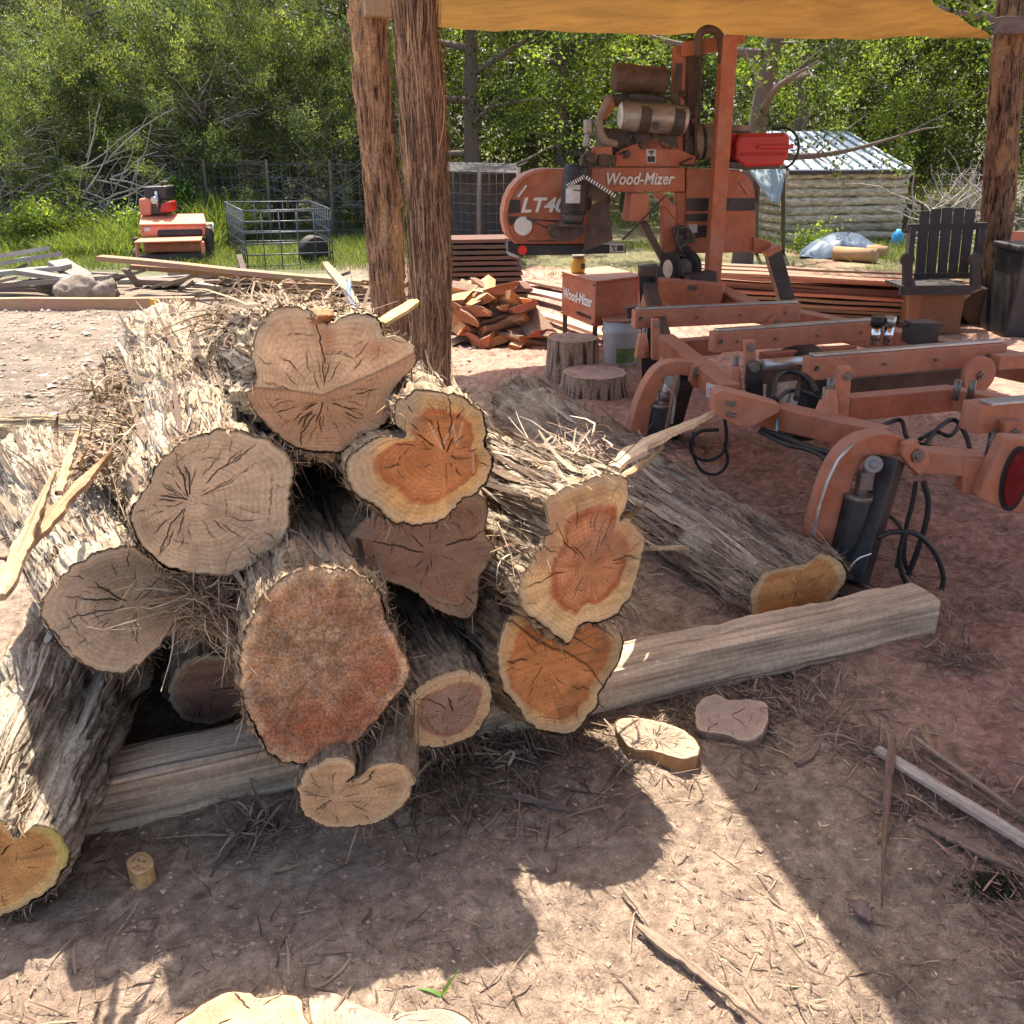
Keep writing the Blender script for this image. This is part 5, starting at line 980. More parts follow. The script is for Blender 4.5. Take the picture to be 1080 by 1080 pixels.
scatter('chips_on_dirt_lane', 5000, (-1, 5, 4.5, 11), (.02, .12), (.004, .016), pk, 6, .006)
scatter('pale_wood_flakes', 700, (-1.6, 2.4, 1.1, 5.5), (.008, .03), (.004, .010), [(.52, .38, .24), (.60, .46, .3)], 7, .004)
def clods(name, n, region, sz, col, seed):
    r = np.random.default_rng(seed); x = r.uniform(region[0], region[1], n); y = r.uniform(region[2], region[3], n); s = sz[0]+(sz[1]-sz[0])*r.random(n)**4
    base = np.array([(0,0,1),(1,0,0),(0,1,0),(-1,0,0),(0,-1,0),(0,0,-1.)]); V = base[None]*(1+r.normal(0, .25, (n, 6, 1)))*s[:, None, None]*[1, 1, .65]
    V += np.stack([x, y, gz(x, y)+s*.2], 1)[:, None]; T = np.array([(0,1,2),(0,2,3),(0,3,4),(0,4,1),(5,2,1),(5,3,2),(5,4,3),(5,1,4)]); F_ = (np.arange(n)[:, None, None]*6+T[None]).reshape(-1, 3)
    C = np.repeat(np.array(col)*r.uniform(.7, 1.2, (n, 1)), 8, 0); tag(mesh_np(name, V.reshape(-1, 3), F_, M['chip'], None, C, 'FACE', False), kind='stuff')
clods('dirt_clods', 9000, (-1.7, 1.3, 1.05, 3.2), (.001, .009), (.36, .25, .175), 8)
clods('dirt_clods', 9000, (-5.5, -.3, 4.2, 9.7), (.004, .03), (.40, .33, .27), 9)
clods('sawdust_crumbs', 5000, (.4, 2.6, 1.2, 5), (.001, .005), (.44, .25, .19), 10)
# matted bark heaped on the back of the stack
def heap(name, c, R, n, seed, cols=None, L=(.03, .22), W=(.002, .014)):
    r = np.random.default_rng(seed); q = r.normal(0, .42, (n, 3)); rad = np.linalg.norm(q, axis=1, keepdims=True); q = q/np.maximum(rad, 1); q[:, 2] = np.abs(q[:, 2])*.8-.15
    P = np.array(c)+q*np.array(R); D = np.stack([r.normal(-.35, .7, n), r.normal(.6, .7, n), r.normal(0, .16, n)], 1); S = perp(D, np.tile([0, 0, 1.], (n, 1)))+r.normal(0, .5, (n, 3))
    V, Fq = ribbons(P, D, S/np.linalg.norm(S, axis=1, keepdims=True), L[0]+(L[1]-L[0])*r.random(n)**2, r.uniform(*W, n), r.normal(0, .05, (n, 3))*[1, 1, .4], 5, True, r.uniform(0, .05, n), .22)
    V[:, 2] = np.maximum(V[:, 2], gz(V[:, 0], V[:, 1])+.003)
    C = np.array(cols or [(.32, .24, .155), (.26, .175, .11), (.38, .30, .21), (.19, .12, .075), (.29, .19, .11)])[r.integers(0, 5, n)]*r.uniform(.7, 1.15, (n, 1))
    o = mesh_np(name, V, Fq, M['fibre'], None, np.repeat(C, 5, 0), 'FACE', False); tag(o, kind='stuff'); return o
heap('heaped_bark_fibre', PY(185, 395, 2.9), (.22, .5, .04), 2200, 21)
heap('heaped_bark_fibre', PY(290, 330, 2.5), (.20, .25, .02), 900, 22)
heap('heaped_bark_fibre', PY(150, 470, 2.2), (.10, .25, .05), 1300, 23)
heap('heaped_bark_fibre', PY(220, 640, 1.74), (.07, .10, .14), 1300, 24, L=(.04, .16), W=(.0015, .005))
heap('heaped_bark_fibre', PY(545, 560, 2.15), (.05, .16, .08), 500, 25, L=(.04, .2), W=(.003, .012))
heap('heaped_bark_fibre', PY(600, 478, 2.35), (.12, .10, .01), 180, 26, cols=[(.45, .34, .24), (.36, .26, .18), (.28, .2, .14), (.2, .13, .09), (.5, .4, .3)])
for (hx, hy, hs, hn) in ((800, 748, .16, 260), (925, 800, .14, 240), (1010, 700, .16, 220), (840, 740, .2, 200), (720, 470, .3, 300), (960, 860, .12, 160), (280, 880, .12, 220), (560, 800, .12, 160)): heap('heaped_bark_fibre', on(hx, hy, .005), (hs, hs*.7, .02), hn, hx, cols=[(.24, .16, .12), (.3, .2, .15), (.14, .09, .07), (.36, .26, .19), (.2, .13, .1)], L=(.02, .14), W=(.002, .009))
heap('heaped_bark_fibre', on(440, 800, .03), (.35, .12, .04), 900, 27, cols=[(.2, .14, .1), (.28, .2, .14), (.15, .1, .07), (.35, .25, .17), (.24, .17, .12)])

ORD = ['lowest', 'second from the bottom', 'third from the bottom', 'fourth from the bottom', 'fifth from the bottom', 'middle one', 'fifth from the top', 'fourth from the top', 'third from the top', 'second from the top', 'topmost']
NTH = ['first', 'second', 'third', 'fourth', 'fifth', 'sixth', 'seventh', 'eighth']
# ================================================================== FIREWOOD, LUMBER, SLABS
r3 = random.Random(11)
def fire_mesh(kind, seed):
    r = random.Random(seed); R = r.uniform(.09, .14); L = r.uniform(.30, .42); mb = MB(); bk2 = MB()
    arc = {0: math.pi*.55, 1: math.pi*.95, 2: math.pi*.4}[kind]; n = 9
    pts = [(0, 0)]+[(R*math.cos(arc*k/n+.02)*(1+r.uniform(-.06, .06)), R*math.sin(arc*k/n+.02)*(1+r.uniform(-.06, .06))) for k in range(n+1)]
    cx = sum(p[0] for p in pts)/len(pts); cy = sum(p[1] for p in pts)/len(pts); pts = [(x-cx, y-cy) for x, y in pts]
    f0 = [(x, -L/2+r.uniform(-.01, .01), y) for x, y in pts]; f1 = [(x*.95, L/2+r.uniform(-.02, .02), y*.95) for x, y in pts]; m = len(pts)
    red = (.42, .145, .065); pal = (.46, .29, .16)
    mb.add(f0+f1, [list(range(m)), list(range(m, 2*m))[::-1], (0, m, m+1, 1), (m-1, 2*m-1, m, 0)], red)
    mb.c[2] = pal; mb.c[3] = (.52, .26, .12); mb.c[0] = tuple(v*r.uniform(.8, 1.15) for v in red); mb.c[1] = pal
    bk2.add(f0+f1, [(i, m+i, m+i+1, i+1) for i in range(1, m-1)], (.19, .125, .09), False)
    return mb, bk2
protos = []
for k in range(7):
    a, b = fire_mesh(k % 3, 50+k); t = thing('firewood_piece', (0, 0, 0), None, None); wo = a.build('split_wood', M['wood'], t, bev=.003); bo = b.build('bark', M['bark'], t); protos.append(t)
pile = []
for row, (y0, cnt) in enumerate(((361, 8), (350, 8), (339, 7), (328, 7), (318, 6), (309, 4), (302, 3))):
    for i in range(cnt):
        px = 478+(112-row*13)*(i+.5)/cnt+r3.uniform(-6, 6)+row*1.5; pile.append((px, y0+r3.uniform(-3, 3), row, i))
for k, (px, py, row, ic) in enumerate(pile):
    t = protos[k] if k < 7 else copy_tree(protos[k % 7])
    Yp = 7.75+row*.05; z = max(.05, PY(px, py, Yp).z); p = PY(px, py, Yp); p.z = z; t.location = p
    t.rotation_euler = (r3.uniform(-.3, .3), r3.choice((0, 3.14, .2, 2.9))+r3.uniform(-.45, .45), r3.uniform(-1.5, 1.5)); s = r3.uniform(.75, 1.2); t.scale = (s*1.2, s*1.1, s*.62)
    tag(t, 'split red firewood piece, '+NTH[ic]+' from the left in '+['the bottom row', 'the second row', 'the third row', 'the fourth row', 'the fifth row', 'the sixth row', 'the top row'][row]+' of the pile', 'firewood', 'split firewood pieces in the pile')
mb = MB(); 
def plank(a, b, wd, h, col, label, cat, grp, name='plank', m='wood'):
    a = Vector(a); b = Vector(b); mid = (a+b)/2; mb = MB(); n = 7; r = r3
    P = [a+(b-a)*k/(n-1)+Vector((0, 0, math.sin(k/(n-1)*math.pi)*r.uniform(-.012, .012)*(b-a).length*.3)) for k in range(n)]
    for k in range(n-1): mb.beam(P[k], P[k+1], wd, h, col=tuple(c*r.uniform(.92, 1.08) for c in col))
    o = mb.build(name, M[m], None, (mid.x, mid.y, mid.z-h/2)); return tag(o, label, cat, grp)
# sawn boards behind the mill, laid in untidy layers
for lay in range(9):
    for i in range(4):
        x = 2.0+i*.33+r3.uniform(-.1, .1)+lay*.02; z = .06+lay*.042+r3.uniform(-.008, .008); Yb = 8.25+r3.uniform(-.2, .2)
        if lay > 5 and i > 2: continue
        a = Vector((1.75+r3.uniform(-.3, .2), 9.5+i*.30-.25*0, z)); L = r3.uniform(2.1, 2.9); d = Vector((.93, -.35+r3.uniform(-.05, .05), 0)).normalized()
        plank(a, a+d*L+Vector((0, 0, r3.uniform(-.02, .01))), r3.uniform(.16, .26), .028, (.36*r3.uniform(.7, 1.1), .165, .105), 'reddish sawn plank behind the sawmill, '+NTH[i]+' from the front in layer '+NTH[min(lay, 7)]+' from the ground' if lay < 8 else 'reddish sawn plank, '+NTH[i]+' from the front in the top layer behind the sawmill', 'plank', 'sawn planks stacked behind the sawmill')
# dark bowed boards behind the firewood
for lay in range(11):
    z = .12+lay*.055; a = PY(470+r3.uniform(-14, 8), 285, 9.8); b = PY(556-lay*1.5+r3.uniform(-10, 8), 285, 9.9); a.z = b.z = z
    plank(a, b, .5, .035, (.13*r3.uniform(.7, 1.2), .075, .055), 'dark brown board, '+ORD[lay]+' in the stack behind the firewood', 'board', 'dark boards stacked behind the firewood', 'board')
plank(on(500, 300, .08), on(690, 352, .10), .20, .03, (.42, .30, .22), 'pale plank lying on the ground below the hydraulic power box', 'plank', None)
plank(on(520, 322, .05), on(668, 372, .06), .12, .03, (.46, .31, .21), 'narrow pale plank lying nearer the firewood', 'plank', None)
plank(on(560, 302, .05), on(700, 332, .07), .16, .03, (.30, .18, .13), 'brown plank lying furthest back below the hydraulic power box', 'plank', None)
# timber kerb and slabs behind the dirt lane
plank(PZ(-60, 322, .06), PZ(205, 320, .06), .10, .13, (.40, .24, .14), 'long reddish timber edging along the far side of the dirt lane', 'timber', None, 'timber')
b = on(164, 333); mb = MB(); mb.prism([b+Vector((x, 0, z)) for x, z in ((-.04, -.05), (.04, -.05), (.042, .16), (-.036, .18))], (0, .03, 0)); tag(mb.build('stake', M['yellow'], None, tuple(b)), 'short yellow stake in front of the reddish timber edging', 'stake')
SL = [(105,272,382,298,.09,(.46,.30,.19)),(140,281,388,300,.1,(.40,.23,.13)),(240,290,390,303,.1,(.44,.30,.18)),(150,296,330,306,.12,(.30,.22,.16)),(180,287,300,302,.1,(.42,.33,.24)),(0,300,120,292,.12,(.34,.29,.25)),(-20,290,70,282,.12,(.42,.38,.33)),(-20,306,100,300,.1,(.30,.25,.21)),(0,278,60,268,.1,(.50,.46,.40)),(-10,272,48,262,.08,(.52,.48,.42)),(20,286,110,300,.1,(.38,.33,.28)),(60,276,100,300,.16,(.42,.36,.30)),(210,300,260,309,.1,(.5,.42,.33)),(255,296,345,309,.09,(.36,.24,.15)),(128,303,200,292,.08,(.48,.42,.35)),(300,300,420,307,.1,(.33,.2,.12)),(330,292,430,300,.1,(.4,.26,.16)),(-30,312,60,308,.08,(.28,.23,.19))]
for k, (x0, y0, x1, y1, wd, col) in enumerate(SL):
    Ya = 10.2+(k % 5)*.28; a = PY(x0, y0, Ya); b = PY(x1, y1, Ya-.15); a.z = max(a.z, .03); b.z = max(b.z, .03)
    plank(a, b, wd*1.8, .05, tuple(c*.62 for c in col), 'rough slab in the untidy row behind the dirt lane', 'slab', 'rough slabs piled behind the dirt lane', 'slab_board')
ORN = 'first second third fourth fifth sixth seventh eighth ninth tenth eleventh twelfth thirteenth'.split()
for k in range(26):
    Ya = r3.uniform(10.0, 11.2); px = -10+k*14.2+r3.uniform(-2, 2); a = PY(px, r3.uniform(290, 312), Ya); a.z = max(.02, min(a.z, .25)); an = r3.uniform(0, 6.28); L = r3.uniform(.25, .8)
    plank(a, a+Vector((math.cos(an)*L, math.sin(an)*L*.5, r3.uniform(-.1, .25))), r3.uniform(.05, .14), .03, (lambda g_: (.27*g_, .21*g_, .16*g_))(r3.uniform(.4, 1.1)), ('short grey offcut loose among the far slabs, %s from the left' % ORN[k] if k < 13 else 'short grey offcut loose among the far slabs, %s from the right' % ORN[25-k]), 'offcut', 'offcuts among the slabs', 'offcut')
for k, (px, py, s) in enumerate(((88, 300, .22), (108, 303, .18), (70, 296, .15))): q = PY(px, py, 10.0); rock('bark_lump', (q.x, q.y, .12), (s, .15, s*.8), (.25, .20, .155), ['large grey bark lump among the slabs, middle of three', 'grey bark lump right of the large one', 'small grey bark lump left of the large one'][k], 'bark lump', 60+k)
# ================================================================== BACKGROUND MACHINES AND FURNITURE
eg = thing('wood_splitter', tuple(on(183, 276)), 'small orange engine driven machine parked on the grass at left', 'machine')
YE = 13.6
def ez(x, y, dy=0): return PY(120+x/3.857, 180+y/3.857, YE+dy)
def epl(name, pts, off, dep, m, parent=eg, bev=.03):
    mb = MB(); mb.prism([ez(x, y, off) for x, y in pts], (0, dep, 0)); return mb.build(name, M[m], parent, bev=bev)
epl('upper_body', [(104,222),(375,218),(372,268),(106,270)], 0, .4, 'pale_orange')
mb = MB(); f0 = [ez(104, 224, -.02), ez(376, 220, -.02)]; f1 = [ez(112, 184, .4), ez(366, 180, .4)]; mb.prism([f0[0], f0[1], f1[1], f1[0]], (0, 0, .02)); mb.build('sloping_top', M['pale_orange'], eg, bev=.004)
epl('feed_opening', [(175,242),(357,238),(357,266),(175,270)], -.03, .05, 'black')
mb = MB(); f0 = [ez(82, 296, -.45), ez(356, 288, -.45)]; f1 = [ez(110, 278, 0), ez(362, 270, 0)]; mb.prism([f0[0], f0[1], f1[1], f1[0]], (0, 0, .02)); mb.build('feed_shelf', M['pale_orange'], eg, bev=.004)
epl('lower_panel', [(118,292),(350,286),(352,332),(120,334)], -.2, .5, 'orange'); epl('side_leg', [(82,296),(98,296),(100,355),(88,358)], -.45, .06, 'pale_orange'); epl('side_leg', [(350,288),(366,286),(372,330),(356,345)], -.45, .06, 'pale_orange')
epl('lower_roller_grate', [(95,345),(365,333),(375,372),(90,376)], -.25, .5, 'iron'); epl('side_plate', [(372,225),(395,235),(400,320),(385,345),(370,330)], .0, .15, 'iron')
en = epl('engine', [(118,66),(212,62),(216,118),(150,130),(120,106)], .3, .4, 'black'); epl('engine_shroud', [(98,114),(140,112),(150,130),(150,182),(104,184)], .25, .4, 'pale_orange'); epl('engine_block', [(148,130),(215,128),(216,178),(150,182)], .28, .3, 'iron')
mb = MB(); mb.disc(ez(168, 120, .25), (0, -1, 0), .05, .1, 20); mb.tube([ez(170, 85, .26), ez(180, 150, .26)], .02, 8); mb.build('flywheel_cover', M['steel'], en); epl('fuel_tank', [(190,135),(232,122),(236,168),(185,172)], .2, .25, 'red')
mb = MB(); [mb.beam(on(px, py, .3), on(px, py, -.02), .08, .08) for px, py in ((146, 273), (214, 273), (150, 268), (216, 268))]; mb.build('stand', M['iron'], eg)
mb = MB(); mb.tube([ez(196, 62, .3), ez(196, 48, .3), ez(222, 46, .3)], .018, 8); mb.build('exhaust_stub', M['iron'], en)
for dx in (98, 380): wheel('wheel', ez(dx, 350, .1), (1, 0, 0), .13, .08, eg)
for x_ in (120, 240, 350): mb = MB(); mb.disc(ez(x_, 248, -.005), (0, -1, 0), .012, .01, 8); mb.build('bolt', M['bolt'], eg)
mb = MB(); mb.tube([ez(366, 230, .0), ez(402, 214, -.05), ez(406, 250, -.1)], .014, 6); mb.build('lever', M['steel'], eg)
epl('warning_label', [(124,232),(150,231),(150,246),(124,247)], -.01, .012, 'label', bev=0)
# wire panel pen
pen = thing('wire_panel_pen', tuple(on(290, 275)), 'dark wire livestock panels bent into a pen on the grass', 'wire pen')
base = [on(243, 267), on(262, 283), on(352, 279), on(332, 266), on(243, 267)]; H_ = .74
for a, b in zip(base, base[1:]):
    mb = MB(); L = (b-a).length; n = max(3, int(L/.2))
    for k in range(n+1): p = a+(b-a)*k/n; mb.tube([p, p+Vector((0, 0, H_))], .009, 5)
    for k in range(6): z = .02+H_*k/5*.98; mb.tube([a+Vector((0, 0, z)), b+Vector((0, 0, z))], .010, 5)
    mb.build('wire_panel', M['wire'], pen)
q = on(338, 283); wheel('tyre', q+Vector((-.2, .6, .18)), (.8, -1, 0), .20, .22, None, 'rubber'); tt = bpy.context.scene.objects['tyre']; tag(tt, 'old black tyre standing behind the wire pen', 'tyre')
# shed
sh = thing('log_shed', tuple(PZ(885, 256, 0)), 'low log walled shed with a bright metal roof', 'shed')
YS = 15.6; w0 = PY(824, 258, YS); w1 = PY(943, 258, YS+.5); zb = -.05; z1 = PY(943, 179, YS+.5).z; nlog = 9
dS = (w1-w0); dS.z = 0; back_ = Vector((-dS.y, dS.x, 0)).normalized()*2.1
mb = MB(); rS = random.Random(3)
hh = (z1-zb)/nlog
for k in range(nlog):
    z = zb+hh*(k+.5)
    for A, B in ((w0, w1), (w1, w1+back_), (w0+back_, w0)):
        A = Vector((A.x, A.y, z)); B = Vector((B.x, B.y, z)); P = [A+(B-A)*j/14+Vector((0, rS.uniform(-.012, .012), rS.uniform(-.010, .010))) for j in range(15)]
        P = [P[0]-(B-A).normalized()*rS.uniform(.02, .08)]+P+[P[-1]+(B-A).normalized()*rS.uniform(.02, .08)]; cc = rS.uniform(.7, 1.2); mb.tube(P, [hh*rS.uniform(.46, .58) for _ in P], 12, (.42*cc, .365*cc, .265*cc))
lw = mb.build('log_wall', mat_attr('mossy_log', .95, 9, .55, .01, .8, (1, 1, 3)), sh)
ex = dS.normalized(); ra = Vector((w0.x, w0.y, z1))-ex*.05-back_.normalized()*.12; rb_ = Vector((w1.x, w1.y, z1))+ex*.05-back_.normalized()*.12
rt = PY(905, 140, YS+1.8); up_ = back_*.62+Vector((0, 0, rt.z-z1)); mb = MB(); n = 9
mb.prism([ra, rb_, rb_+up_-ex*.45, ra+up_], (0, 0, .02)); mb.prism([ra+up_, rb_+up_-ex*.45, rb_+up_*1.0+back_*.6+Vector((0, 0, -.5)), ra+up_+back_*.6+Vector((0, 0, -.5))], (0, 0, .02))
rf = mb.build('metal_roof', M['galv'], sh); mb = MB()
for k in range(n): t_ = (k+.5)/n; p = ra+(rb_-ra)*t_+Vector((0, 0, .03)); e = (ra+up_)+(rb_-ex*.45-ra)*t_+Vector((0, 0, .03)); mb.beam(p, e, .04, .03)
mb.build('roof_rib', M['iron'] if False else M['galv2'], rf); mb = MB(); mb.beam(ra+Vector((0, 0, -.03)), rb_+Vector((0, 0, -.03)), .05, .06); mb.build('eave_board', M['black'], rf)
# tilted metal sheet behind the mill
mb = MB(); P_ = [PY(792, 180, 12.0), PY(829, 180, 12.0), PY(822, 215, 11.6), PY(815, 213, 11.6)]; mb.prism(P_, (0, .02, .02)); mb.beam(P_[0], P_[3], .03, .03); mb.beam((P_[0]+P_[1])/2, (P_[2]+P_[3])/2, .03, .03); tag(mb.build('sheet_metal_awning', M['galv2'], None, tuple(P_[3])), 'grey green sheet metal awning hanging left of the log shed', 'awning')
mb = MB(); [mb.beam(PY(x, 176, 12.1), PZ(x, 268, 0), .05, .05) for x in (798, 826)]; mb.build('awning_post', M['iron'], bpy.context.scene.objects['sheet_metal_awning'])
# tarp over cut logs by the shed
for k, (px, py) in enumerate(((925, 270), (936, 266), (930, 263))):
    q = PZ(px, py, .1); mb = MB(); mb.tube([q, q+Vector((-.5, .35, 0))], .1-.015*k, 18, (.42, .25, .13)); o = mb.build('log', M['wood'], None, (q.x, q.y, 0)); tag(o, ['short brown log poking out from under the grey tarp, nearest one', 'short brown log under the grey tarp, right one', 'short brown log under the grey tarp, upper one'][k], 'log')
q = PZ(893, 272, .0); n = 40; u = np.linspace(-1, 1, n)[:, None]; v = np.linspace(-1, 1, n)[None]; hh2 = .30*np.maximum(0, 1-np.abs(u)**2.4)*np.maximum(0, 1-np.abs(v)**3); P_ = np.stack([q.x+u*.62+v*.15, q.y+v*.5+.3+u*0, .03+hh2+.07*fbm(np.stack([u*2.2+v*0, v*2.2+u*0, u*0+v*0+3], -1), 4, 5)], -1)
i = (np.arange(n-1)[:, None]*n+np.arange(n-1)[None]).ravel(); o = mesh_np('grey_tarp', P_.reshape(-1, 3), np.stack([i, i+n, i+n+1, i+1], -1), M['bluegrey'], None, loc=(q.x, q.y+.3, 0)); tag(o, 'crumpled blue grey tarp covering logs in front of the log shed', 'tarp')
q = PZ(945, 262, 0); q = on(945, 262); mb = MB(); mb.tube([q, q+Vector((0, 0, .02)), q+Vector((0, 0, .2)), q+Vector((0, 0, .24)), q+Vector((0, 0, .28))], [.08, .09, .09, .05, .035], 20); tag(mb.build('water_jug', M['blue'], None, tuple(q)), 'small bright blue jug on the grass right of the shed', 'jug')
# slatted seat
YC = 8.5; st0 = PY(995, 345, YC); seat = thing('slatted_seat', (st0.x, st0.y, .0), 'dark wooden slatted seat on a stump block by the leaning post', 'chair')
def cz(x, y, dy=0): return PY(860+x/4.5, 120+y/4.5, YC+dy)
for k, (x0, x1, xb0, xb1, yt_) in enumerate(((500,545,474,520,462),(552,600,525,570,452),(607,655,580,622,446),(662,710,630,672,446),(716,764,680,722,452))):
    mb = MB(); mb.prism([cz(x0, yt_, .2), cz(x1, yt_-3, .2), cz(xb1, 780, .05), cz(xb0, 780, .05)], (0, .025, 0)); mb.build('back_slat', M['darkwood'], seat, bev=.003)
bsx = [((440,530),(500,528),.14),((440,550),(425,690),.0),((765,525),(808,523),.14),((795,545),(760,700),.0)]
mb = MB(); mb.beam(cz(436, 540, .18), cz(812, 532, .18), .05, .06); mb.build('back_rail', M['darkwood'], seat); mb = MB(); mb.beam(cz(470, 770, .02), cz(730, 768, .02), .04, .05); mb.build('back_rail', M['darkwood'], seat)
for x0, x1 in ((458, 436), (785, 758)):
    mb = MB(); mb.beam(cz(x0, 540, .16), cz(x1, 780, .0), .05, .07, up=(0, 1, 0)); mb.build('arm_post', M['darkwood'], seat)
    mb = MB(); mb.beam(cz(x1, 690, .1), cz(x1, 690, -.45), .09, .03); mb.disc(cz(x1, 692, -.45), (0, -1, 0), .055, .05, 20); mb.beam(cz(x1, 700, -.42), cz(x1, 835, -.42), .07, .06, up=(0, 1, 0)); mb.build('armrest', M['darkwood'], seat)
for k in range(6):
    mb = MB(); y_ = -.45+k*.085; a = cz(425, 830, -.45); b = cz(740, 826, -.45); a.y = b.y = YC+y_; mb.beam(a, b, .07, .025); mb.build('seat_slat', M['darkwood'], seat)
mb = MB(); a = cz(400, 838, -.47); b = cz(745, 836, -.47); mb.beam(a, b, .03, .08); mb.build('front_rail', M['darkwood'], seat)
for k, (px, w_, Yk, lb_) in enumerate(((981, 40, 8.35, 'squared red brown wood block under the dark slatted seat'),)):
    q = PY(px, 345, Yk); dep = 8; zt = cz(500, 850, -.2).z; mb = MB(); mb.prism([(q.x-.19, Yk-.15, 0), (q.x+.2, Yk-.15, 0), (q.x+.2, Yk+.25, 0), (q.x-.19, Yk+.25, 0)], (0, 0, zt), (.20, .095, .05)); tag(mb.build('wood_block', M['wood'], None, (q.x, Yk, 0), .012), lb_, 'wood block')
q = PZ(1027, 342, .0); mb = MB(); mb.tube([q+Vector((0, -.1, .17)), q+Vector((.12, .5, .17))], .17, 24, (.13, .08, .05)); tag(mb.build('log', M['wood'], None, tuple(q)), 'dark short log lying at the foot of the leaning post', 'log')
# black bin and red rail at the right edge
q0 = PY(1058, 362, 8.0); q1 = PY(1056, 266, 8.0); bn = thing('black_bin', (q0.x+.25, 8.2, 0), 'tall black bin cut off by the right edge of the picture', 'bin'); mb = MB(); mb.prism([(q0.x, 8.0, 0), (q0.x+.55, 8.0, 0), (q0.x+.55, 8.5, 0), (q0.x, 8.5, 0)], (0.03, 0, q1.z)); mb.build('body', M['black'], bn, bev=.02); mb = MB(); mb.box((q0.x+.31, 8.25, q1.z+.02), (.62, .56, .05)); mb.build('lid', M['black'], bn, bev=.015)
a = PY(1062, 250, 9.6); mb = MB(); mb.beam(a, a+Vector((1.4, .1, 0)), .08, .11); rr = mb.build('rail', M['orange'], None, tuple(a)); tag(rr, 'short red horizontal rail behind the leaning post', 'rail'); mb = MB(); p = a+Vector((.7, .05, 0)); mb.beam(p, Vector((p.x, p.y, 0)), .08, .08); mb.build('leg', M['iron'], rr)
# fences
def wirefence(a, b, H, n, label, grp=None, gap=.15, r=.006, m='wire', rows=8, postm='wood'):
    a = Vector(a); b = Vector(b); f = thing('wire_fence', tuple(a), label, 'fence', grp); L = (b-a).length; mb = MB()
    for k in range(rows): z = .08+(H-.1)*(k/(rows-1))**1.3; mb.tube([a+Vector((0, 0, z)), (a+b)/2+Vector((0, 0, z-.02)), b+Vector((0, 0, z))], r, 4)
    for k in range(int(L/gap)): p = a+(b-a)*(k*gap/L); mb.tube([p, p+Vector((0, 0, H))], r*.8, 4)
    mb.build('wire_mesh', M[m], f)
    for k in range(n+1): p = a+(b-a)*k/n; mb = MB(); mb.tube([p-Vector((0, 0, .2)), p+Vector((.02, 0, H+.05))], [.032, .026], 8, (.15, .12, .09)); mb.build('post', M[postm], f)
def gp(px, Y_, h=0): p = PY(px, 300, Y_); return Vector((p.x, Y_, float(gz(p.x, Y_))+h))
wirefence(gp(105, 17), gp(420, 16.5), 1.25, 5, 'wire mesh fence along the foot of the trees at left')
wirefence(gp(948, 17.5), gp(1180, 16.5), 1.05, 4, 'pale wire mesh fence beyond the slatted seat at right', m='steel', r=.008)
wirefence(gp(466, 13.2), gp(545, 13.0), 1.25, 2, 'dark wire kennel side standing behind the stack of dark boards', m='iron', gap=.1, rows=12)
mb = MB(); a = gp(466, 13.4, .0); b = gp(545, 13.2, .0); mb.prism([a+Vector((0, 0, 1.2)), b+Vector((0, 0, 1.2)), b+Vector((0, .9, 1.3)), a+Vector((0, .9, 1.3))], (0, 0, .03)); ko = mb.build('sheet_roof', M['darkwood'], None, (a.x, a.y, 0)); tag(ko, 'low dark sheet roof over the dark wire kennel side', 'roof'); mb = MB(); mb.prism([a+Vector((0, .85, 0)), b+Vector((0, .85, 0)), b+Vector((0, .85, 1.25)), a+Vector((0, .85, 1.25))], (0, .03, 0)); mb.build('back_panel', M['black'], ko)
# ================================================================== GRASS
def grass(name, n, region, H, seed, cols, W=(.006, .014), dens=None):
    r = np.random.default_rng(seed); x = r.uniform(region[0], region[1], n); y = r.uniform(region[2], region[3], n)
    k = fbm(np.stack([x*.7, y*.7, x*0+seed], 1), 3, seed) > -.12
    x = x[k]; y = y[k]; n = len(x); P = np.stack([x, y, gz(x, y)], 1); D = np.stack([r.normal(0, .35, n), r.normal(0, .35, n), np.ones(n)], 1); S = np.stack([np.cos(a_ := r.uniform(0, 6.28, n)), np.sin(a_), 0*a_], 1)
    hv = H*r.uniform(.4, 1, n)*(1+1.1*fbm(np.stack([x*.5, y*.5, x*0], 1), 2, seed+3)); V, Fq = ribbons(P, D, S, np.maximum(hv, .03), r.uniform(*W, n), r.normal(0, .35, (n, 3))*hv[:, None]*[1, 1, .2], 3)
    C = np.array(cols)[r.integers(0, len(cols), n)]*r.uniform(.7, 1.2, (n, 1)); tag(mesh_np(name, V, Fq, M['grass'], None, np.repeat(C, 3, 0), 'FACE', False), kind='stuff')
gcol = [(.11, .17, .035), (.15, .21, .05), (.09, .13, .03), (.21, .23, .08)]
grass('grass', 42000, (-11, -1.6, 12.6, 18), .16, 1, gcol)
grass('tall_weeds', 16000, (-7.6, -4.6, 13.8, 16.5), .55, 2, [(.14, .20, .05), (.19, .25, .07), (.11, .16, .04)], (.012, .03))
grass('grass', 16000, (-1.2, 3, 12, 16), .15, 3, gcol); grass('grass', 26000, (4.0, 11, 9.8, 16.5), .14, 4, gcol)
grass('grass', 9000, (-11, 12, 18, 26), .25, 5, gcol, (.02, .04))
